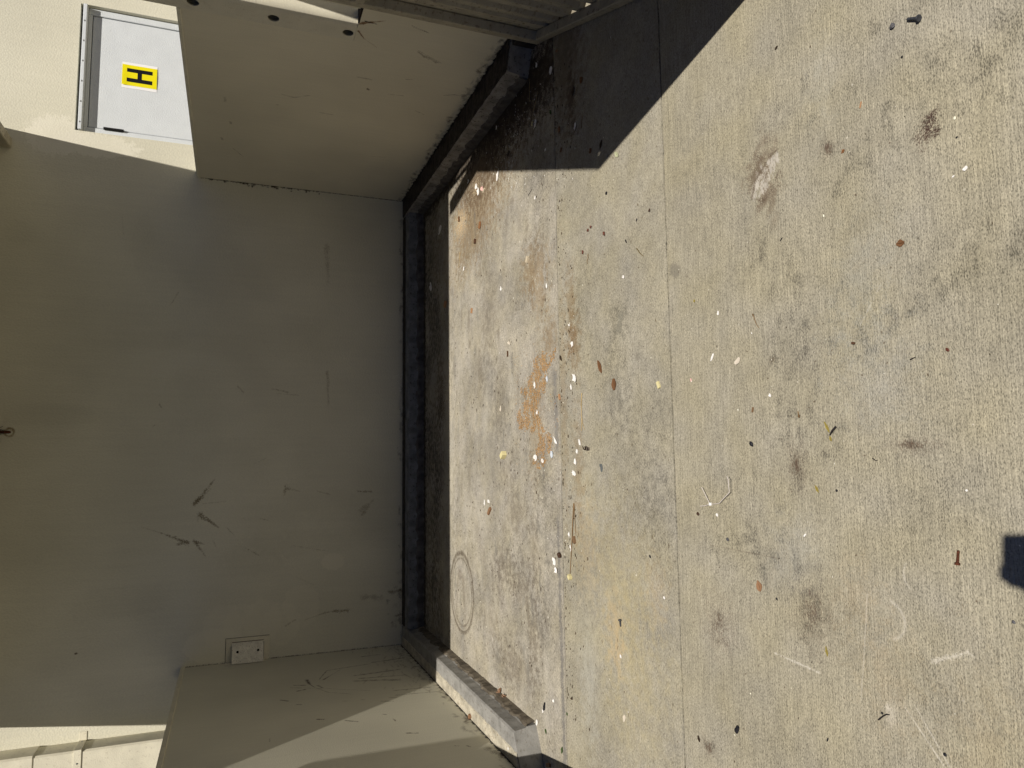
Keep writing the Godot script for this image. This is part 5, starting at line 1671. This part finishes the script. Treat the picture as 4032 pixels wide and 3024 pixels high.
	litter("paper", 0.746, 3.606, 0.016, 0.014, 2.58, "white flake beside the grey patch at the outer joint")
	litter("paper", 0.474, 4.218, 0.014, 0.010, 2.86, "white fleck with a dark crumb above it on the outer slab")
	litter("paper", 0.179, 4.447, 0.012, 0.009, 2.51, "ragged white fleck below the dark smudge, mid outer slab")
	litter("paper", -0.193, 4.167, 0.012, 0.010, 2.15, "white fleck below the white zip tie")
	litter("paper", -0.516, 3.833, 0.012, 0.011, 1.99, "white fleck on the yellowish stain by the outer joint")
	litter("paper", -0.806, 3.495, 0.016, 0.013, 2.73, "white fleck on the orange tinted stain of the middle slab")
	litter("paper", -1.042, 3.510, 0.032, 0.020, 0.49, "pale three cornered flake low on the middle slab")
	litter("paper", 0.626, 5.104, 0.013, 0.009, 1.16, "white three cornered paper chip on the near upper concrete")
	litter("paper", 0.619, 5.075, 0.007, 0.004, 1.18, "thin white sliver beside the three cornered chip")
	litter("paper", -0.082, 5.050, 0.006, 0.005, 1.17, "white fleck near the bottom edge above the phone shadow")
	litter("paper", -0.222, 4.560, 0.014, 0.005, 0.83, "two toned white grain beside an olive flake")
	litter("paper", -1.352, 2.599, 0.022, 0.035, 2.13, "white oblong chip against the sunlit kerb, near its end")
	litter("paper", -1.178, 2.817, 0.017, 0.017, 2.14, "small white chip between black strip and joint by the sunlit kerb")
	litter("paper", -1.268, 2.683, 0.016, 0.017, 1.82, "small white chip beside the black rubber strip")
	litter("paper", -1.484, 2.525, 0.015, 0.015, 2.29, "small white chip lying on top of the sunlit kerb")
	litter("leaf", 0.398, 3.379, 0.071, 0.029, 2.62, "straight edged brown leaf strip on the middle slab")
	litter("leaf", 0.307, 3.503, 0.053, 0.037, 3.05, "arrow shaped brown leaf piece on the middle slab, beside the strip")
	litter("leaf", -0.393, 4.359, 0.033, 0.030, 2.77, "light brown oval leaf lying on the lower outer slab")
	litter("leaf", -0.950, 4.017, 0.022, 0.012, 2.74, "narrow dark brown leaf on the lower outer slab near the joint")
	litter("leaf", 0.507, 4.928, 0.024, 0.020, 1.70, "torn brown leaf with notched edge on the near concrete")
	litter("leaf", 0.803, 4.773, 0.013, 0.011, 1.13, "small russet leaf below a brown stain on the upper outer slab")
	litter("leaf", 0.043, 3.245, 0.051, 0.040, 2.22, "crumpled dark brown leaf just outside the joint")
	litter("leaf", 1.545, 1.758, 0.058, 0.063, 1.22, "curled orange leaf on the lit floor near the right corner")
	litter("leaf", 1.737, 1.286, 0.052, 0.047, 2.30, "small reddish brown leaf piece by the right rear corner")
	litter("leaf", -1.354, 2.060, 0.040, 0.065, 2.42, "crumpled brown leaf bunch lying against the sunlit kerb")
	litter("leaf", -1.345, 2.150, 0.053, 0.018, 1.25, "bright orange leaf beside the brown bunch at the sunlit kerb")
	litter("leaf", -1.356, 2.714, 0.024, 0.019, 2.73, "narrow green leaf near the sunlit kerb end")
	litter("leaf", -1.380, 2.904, 0.037, 0.022, 0.42, "double green leaf near the left end of the joint")
	litter("leaf", -1.194, 2.968, 0.016, 0.016, 2.40, "small green leaf sitting in the slab joint")
	litter("leaf", 0.074, 4.662, 0.035, 0.010, 2.65, "long olive leaf on the near outer slab, touching a black stick")
	litter("leaf", 0.043, 4.672, 0.016, 0.009, 2.89, "short olive leaf piece just below the long olive one")
	litter("leaf", -0.093, 4.613, 0.024, 0.010, 2.60, "olive leaf left of the black bead")
	litter("leaf", -0.524, 4.616, 0.026, 0.009, 2.99, "slim olive yellow leaf on the lower outer slab")
	litter("leaf", 1.284, 3.580, 0.042, 0.024, 2.29, "pale greenish translucent leaf at the edge of the gate shadow")
	litter("leaf", 1.386, 3.444, 0.044, 0.023, 0.51, "dark curled leaf inside the gate shadow near its edge")
	litter("leaf", 1.398, 3.344, 0.030, 0.029, 1.01, "round brown leaf inside the gate shadow near its corner")
	litter("leaf", 1.815, 2.305, 0.055, 0.038, 1.57, "black leaf in the deep shadow inside the joint")
	litter("leaf", 1.533, 3.032, 0.030, 0.026, 1.15, "brown leaf on the joint line in the gate shadow")
	litter("leaf", 1.784, 2.915, 0.038, 0.023, 2.59, "grey green leaf in the litter of the gate shadow")
	litter("leaf", 2.071, 3.003, 0.036, 0.017, 2.01, "tan leaf in the deep shadow near the gate hinge")
	litter("leaf", 1.775, 3.271, 0.036, 0.040, 1.20, "brown torn leaf in the gate shadow outside the joint")
	litter("leaf", 1.763, 3.179, 0.050, 0.030, 0.52, "long black leaf in the gate shadow outside the joint")
	litter("leaf", 0.542, 4.088, 0.012, 0.012, 2.63, "tiny mustard yellow leaf on the outer slab")
	litter("leaf", 1.220, 4.549, 0.014, 0.009, 1.12, "small dark leaf high on the outer slab")
	litter("leaf", 0.490, 2.977, 0.039, 0.022, 2.42, "dark brown scrap in the joint above the sawdust")
	litter("chip", 1.093, 2.577, 0.035, 0.022, 0.50, "cream coloured rectangular wood chip above the brown stain")
	litter("chip", 1.180, 0.937, 0.050, 0.032, 0.63, "tan wood chip at the roof shadow edge")
	litter("chip", 1.004, 1.576, 0.036, 0.018, 0.22, "slender tan wood chip on the upper inner slab")
	litter("chip", 1.463, 1.662, 0.032, 0.023, 0.16, "dark brown oblong chip near the orange leaf")
	litter("chip", -0.319, 1.903, 0.062, 0.022, 0.80, "orange wood stick beside white flakes on the lower inner slab")
	litter("chip", -0.379, 3.091, 0.032, 0.019, 2.80, "grey brown wood chip beside the long wood sliver")
	litter("chip", 0.614, 2.248, 0.034, 0.012, 3.10, "dark brown stub on the inner slab above the sawdust")
	litter("chip", 0.300, 2.958, 0.030, 0.013, 2.85, "pinkish wood chip lying along the joint")
	litter("chip", 1.748, 1.852, 0.033, 0.016, 0.89, "cream sliver in the rubble below the gate shadow edge")
	litter("chip", -1.527, 1.888, 0.025, 0.028, 2.15, "orange wood chip on top of the sunlit kerb")
	litter("chip", -1.505, 2.747, 0.042, 0.019, 1.26, "orange wood chip in the shadow past the sunlit kerb end")
	litter("chip", 1.644, 3.018, 0.028, 0.015, 2.82, "orange stick in the gate shadow outside the joint")
	litter("chip", 1.833, 2.673, 0.020, 0.011, 0.28, "yellowish stick in the shaded litter heap")
	litter("chip", 0.287, 4.769, 0.009, 0.006, 1.84, "brown nugget on the near outer slab")
	litter("chip", 0.901, 4.839, 0.016, 0.004, 0.33, "pinkish wood splinter on the upper outer slab")
	litter("chip", 0.141, 4.368, 0.016, 0.005, 0.26, "brown splinter with a dark crumb beside it")
	litter("chip", 0.023, 2.183, 0.046, 0.031, 0.94, "cream coloured foam cube on the lit inner slab")
	litter("chip", -0.555, 3.043, 0.023, 0.018, 2.20, "yellow crumb at the lower end of the long wood sliver")
	litter("chip", 0.270, 3.846, 0.027, 0.014, 2.67, "curled cream peel on the middle slab by the outer joint")
	litter("stone", -0.852, 4.225, 0.029, 0.018, 0.51, "largest black stone, low on the outer slab")
	litter("stone", -0.267, 4.218, 0.013, 0.011, 2.10, "dark grey stone below the zip tie")
	litter("stone", -0.196, 4.064, 0.013, 0.011, 2.58, "brown pebble left of the white zip tie")
	litter("stone", -0.377, 3.745, 0.013, 0.008, 2.63, "black pebble on the yellowish middle slab")
	litter("stone", -0.418, 4.433, 0.009, 0.006, 2.65, "dark pebble below the light brown oval leaf")
	litter("stone", -0.345, 5.130, 0.008, 0.007, 2.31, "dark grey stone below the phone shadow")
	litter("stone", -0.668, 4.951, 0.009, 0.008, 2.39, "dark stone lying on the chalk lines at the bottom")
	litter("stone", -0.095, 4.683, 0.008, 0.007, 2.24, "shiny black bead beside the olive leaf")
	litter("stone", 0.232, 5.030, 0.011, 0.007, 2.26, "dark three cornered stone on the near concrete")
	litter("stone", 0.961, 4.969, 0.007, 0.006, 0.99, "black cube like pebble high on the near concrete")
	litter("stone", 0.704, 5.091, 0.006, 0.004, 1.19, "black pebble above the white three cornered chip")
	litter("stone", 1.052, 4.950, 0.015, 0.014, 1.45, "flat grey oval disc near the grey bolt")
	litter("stone", 0.036, 4.356, 0.020, 0.012, 2.51, "black comma shaped lump on the outer slab")
	litter("stone", -0.466, 2.930, 0.032, 0.026, 2.29, "dark brown crumb clump in the joint")
	litter("stone", 0.888, 3.636, 0.020, 0.008, 2.66, "black bead between the twig and the joint line")
	litter("stone", 1.148, 3.484, 0.016, 0.012, 0.75, "dark oblong pebble on the middle slab below the gate shadow")
	litter("stone", 0.976, 3.453, 0.024, 0.012, 2.78, "red brown crumb on the middle slab")
	litter("stone", 1.038, 3.302, 0.016, 0.015, 1.14, "reddish crumb on the middle slab beside a smaller dark one")
	litter("stone", 1.043, 3.332, 0.013, 0.011, 0.74, "dark crumb touching the reddish one")
	litter("stone", 0.950, 3.244, 0.021, 0.013, 2.83, "bright red crumb by the joint")
	litter("stone", 0.958, 3.821, 0.014, 0.009, 0.61, "brown seed on the middle slab by the outer joint")
	litter("stone", -1.240, 2.706, 0.046, 0.015, 0.30, "black rubber strip between sunlit kerb and joint")
	litter("stone", 0.951, 3.724, 0.015, 0.006, 0.53, "thin black sliver on the middle slab")
	litter("stone", 0.634, 4.527, 0.015, 0.004, 0.88, "dark seed pod on the outer slab")
	litter("stone", -0.630, 4.786, 0.006, 0.006, 1.55, "black crumb on the pale scuff near the bottom corner")
	litter("stone", -0.754, 4.602, 0.012, 0.005, 0.47, "dark seed near the bottom corner")
	litter("stone", -1.493, 2.450, 0.017, 0.016, 1.46, "brown crumb stuck on the sunlit kerb end")
	twig([Vector2(0.835, 3.718), Vector2(0.813, 3.740), Vector2(0.799, 3.754), Vector2(0.789, 3.769)], 0.0020, "olive twig lying across the middle slab")
	twig([Vector2(0.435, 4.390), Vector2(0.421, 4.396), Vector2(0.400, 4.405), Vector2(0.389, 4.413)], 0.0012, "thin brown stalk with a seed on the outer slab")
	twig([Vector2(-0.210, 3.091), Vector2(-0.303, 3.081), Vector2(-0.410, 3.060), Vector2(-0.549, 3.034)], 0.0024, "long brown wood sliver along the joint")
	twig([Vector2(-0.214, 3.094), Vector2(-0.255, 3.100), Vector2(-0.325, 3.102), Vector2(-0.359, 3.103)], 0.0014, "thinner wood sliver beside the long brown one")
	twig([Vector2(0.297, 3.199), Vector2(0.248, 3.197), Vector2(0.201, 3.199), Vector2(0.123, 3.190)], 0.0020, "dry reed stem outside the joint, beside the sawdust")
	twig([Vector2(0.189, 3.194), Vector2(0.160, 3.203), Vector2(0.128, 3.219)], 0.0014, "forked end of the dry reed outside the joint")
	twig([Vector2(1.485, 1.306), Vector2(1.429, 1.293), Vector2(1.376, 1.273)], 0.0018, "pale straw on the lit floor near the roof shadow")
	twig([Vector2(0.074, 4.695), Vector2(0.063, 4.684), Vector2(0.052, 4.672)], 0.0030, "black stick touching the olive leaf")
	twig([Vector2(0.123, 4.558), Vector2(0.115, 4.561), Vector2(0.109, 4.563)], 0.0015, "short grey stalk with a bud")
	twig([Vector2(-0.011, 4.806), Vector2(-0.015, 4.813), Vector2(-0.016, 4.820)], 0.0016, "dark curved stalk on the near concrete")
	twig([Vector2(0.222, 4.933), Vector2(0.224, 4.940), Vector2(0.226, 4.947)], 0.0016, "short dark twig near the three cornered stone")
	twig([Vector2(-0.649, 4.774), Vector2(-0.635, 4.790), Vector2(-0.628, 4.801), Vector2(-0.627, 4.808)], 0.0020, "bent dark twig on the pale scuff near the bottom corner")
	twig([Vector2(0.928, 3.294), Vector2(0.909, 3.298), Vector2(0.895, 3.284), Vector2(0.882, 3.289)], 0.0015, "curly brown tendril just outside the joint")
	twig([Vector2(-1.604, 1.362), Vector2(-1.627, 1.462), Vector2(-1.632, 1.526)], 0.0014, "thin dark stalk along the sunlit kerb")
	twig([Vector2(1.452, 2.594), Vector2(1.467, 2.653)], 0.0014, "dark straw below the gate shadow edge")
	twig([Vector2(1.895, 2.685), Vector2(1.939, 2.730), Vector2(1.979, 2.752)], 0.0013, "pale straw in the shaded litter heap")
	twig([Vector2(1.979, 2.634), Vector2(2.057, 2.640), Vector2(2.106, 2.646)], 0.0013, "upright pale straw by the shaded kerb end")
	twig([Vector2(1.545, 3.258), Vector2(1.573, 3.265), Vector2(1.598, 3.276)], 0.0013, "brown straw in the gate shadow outside the joint")
	photographer(cam.position, r, u, w)

const SKY_ENERGY := 0.30
const SUN_ENERGY := 1.5
const EXPOSURE := 1.0
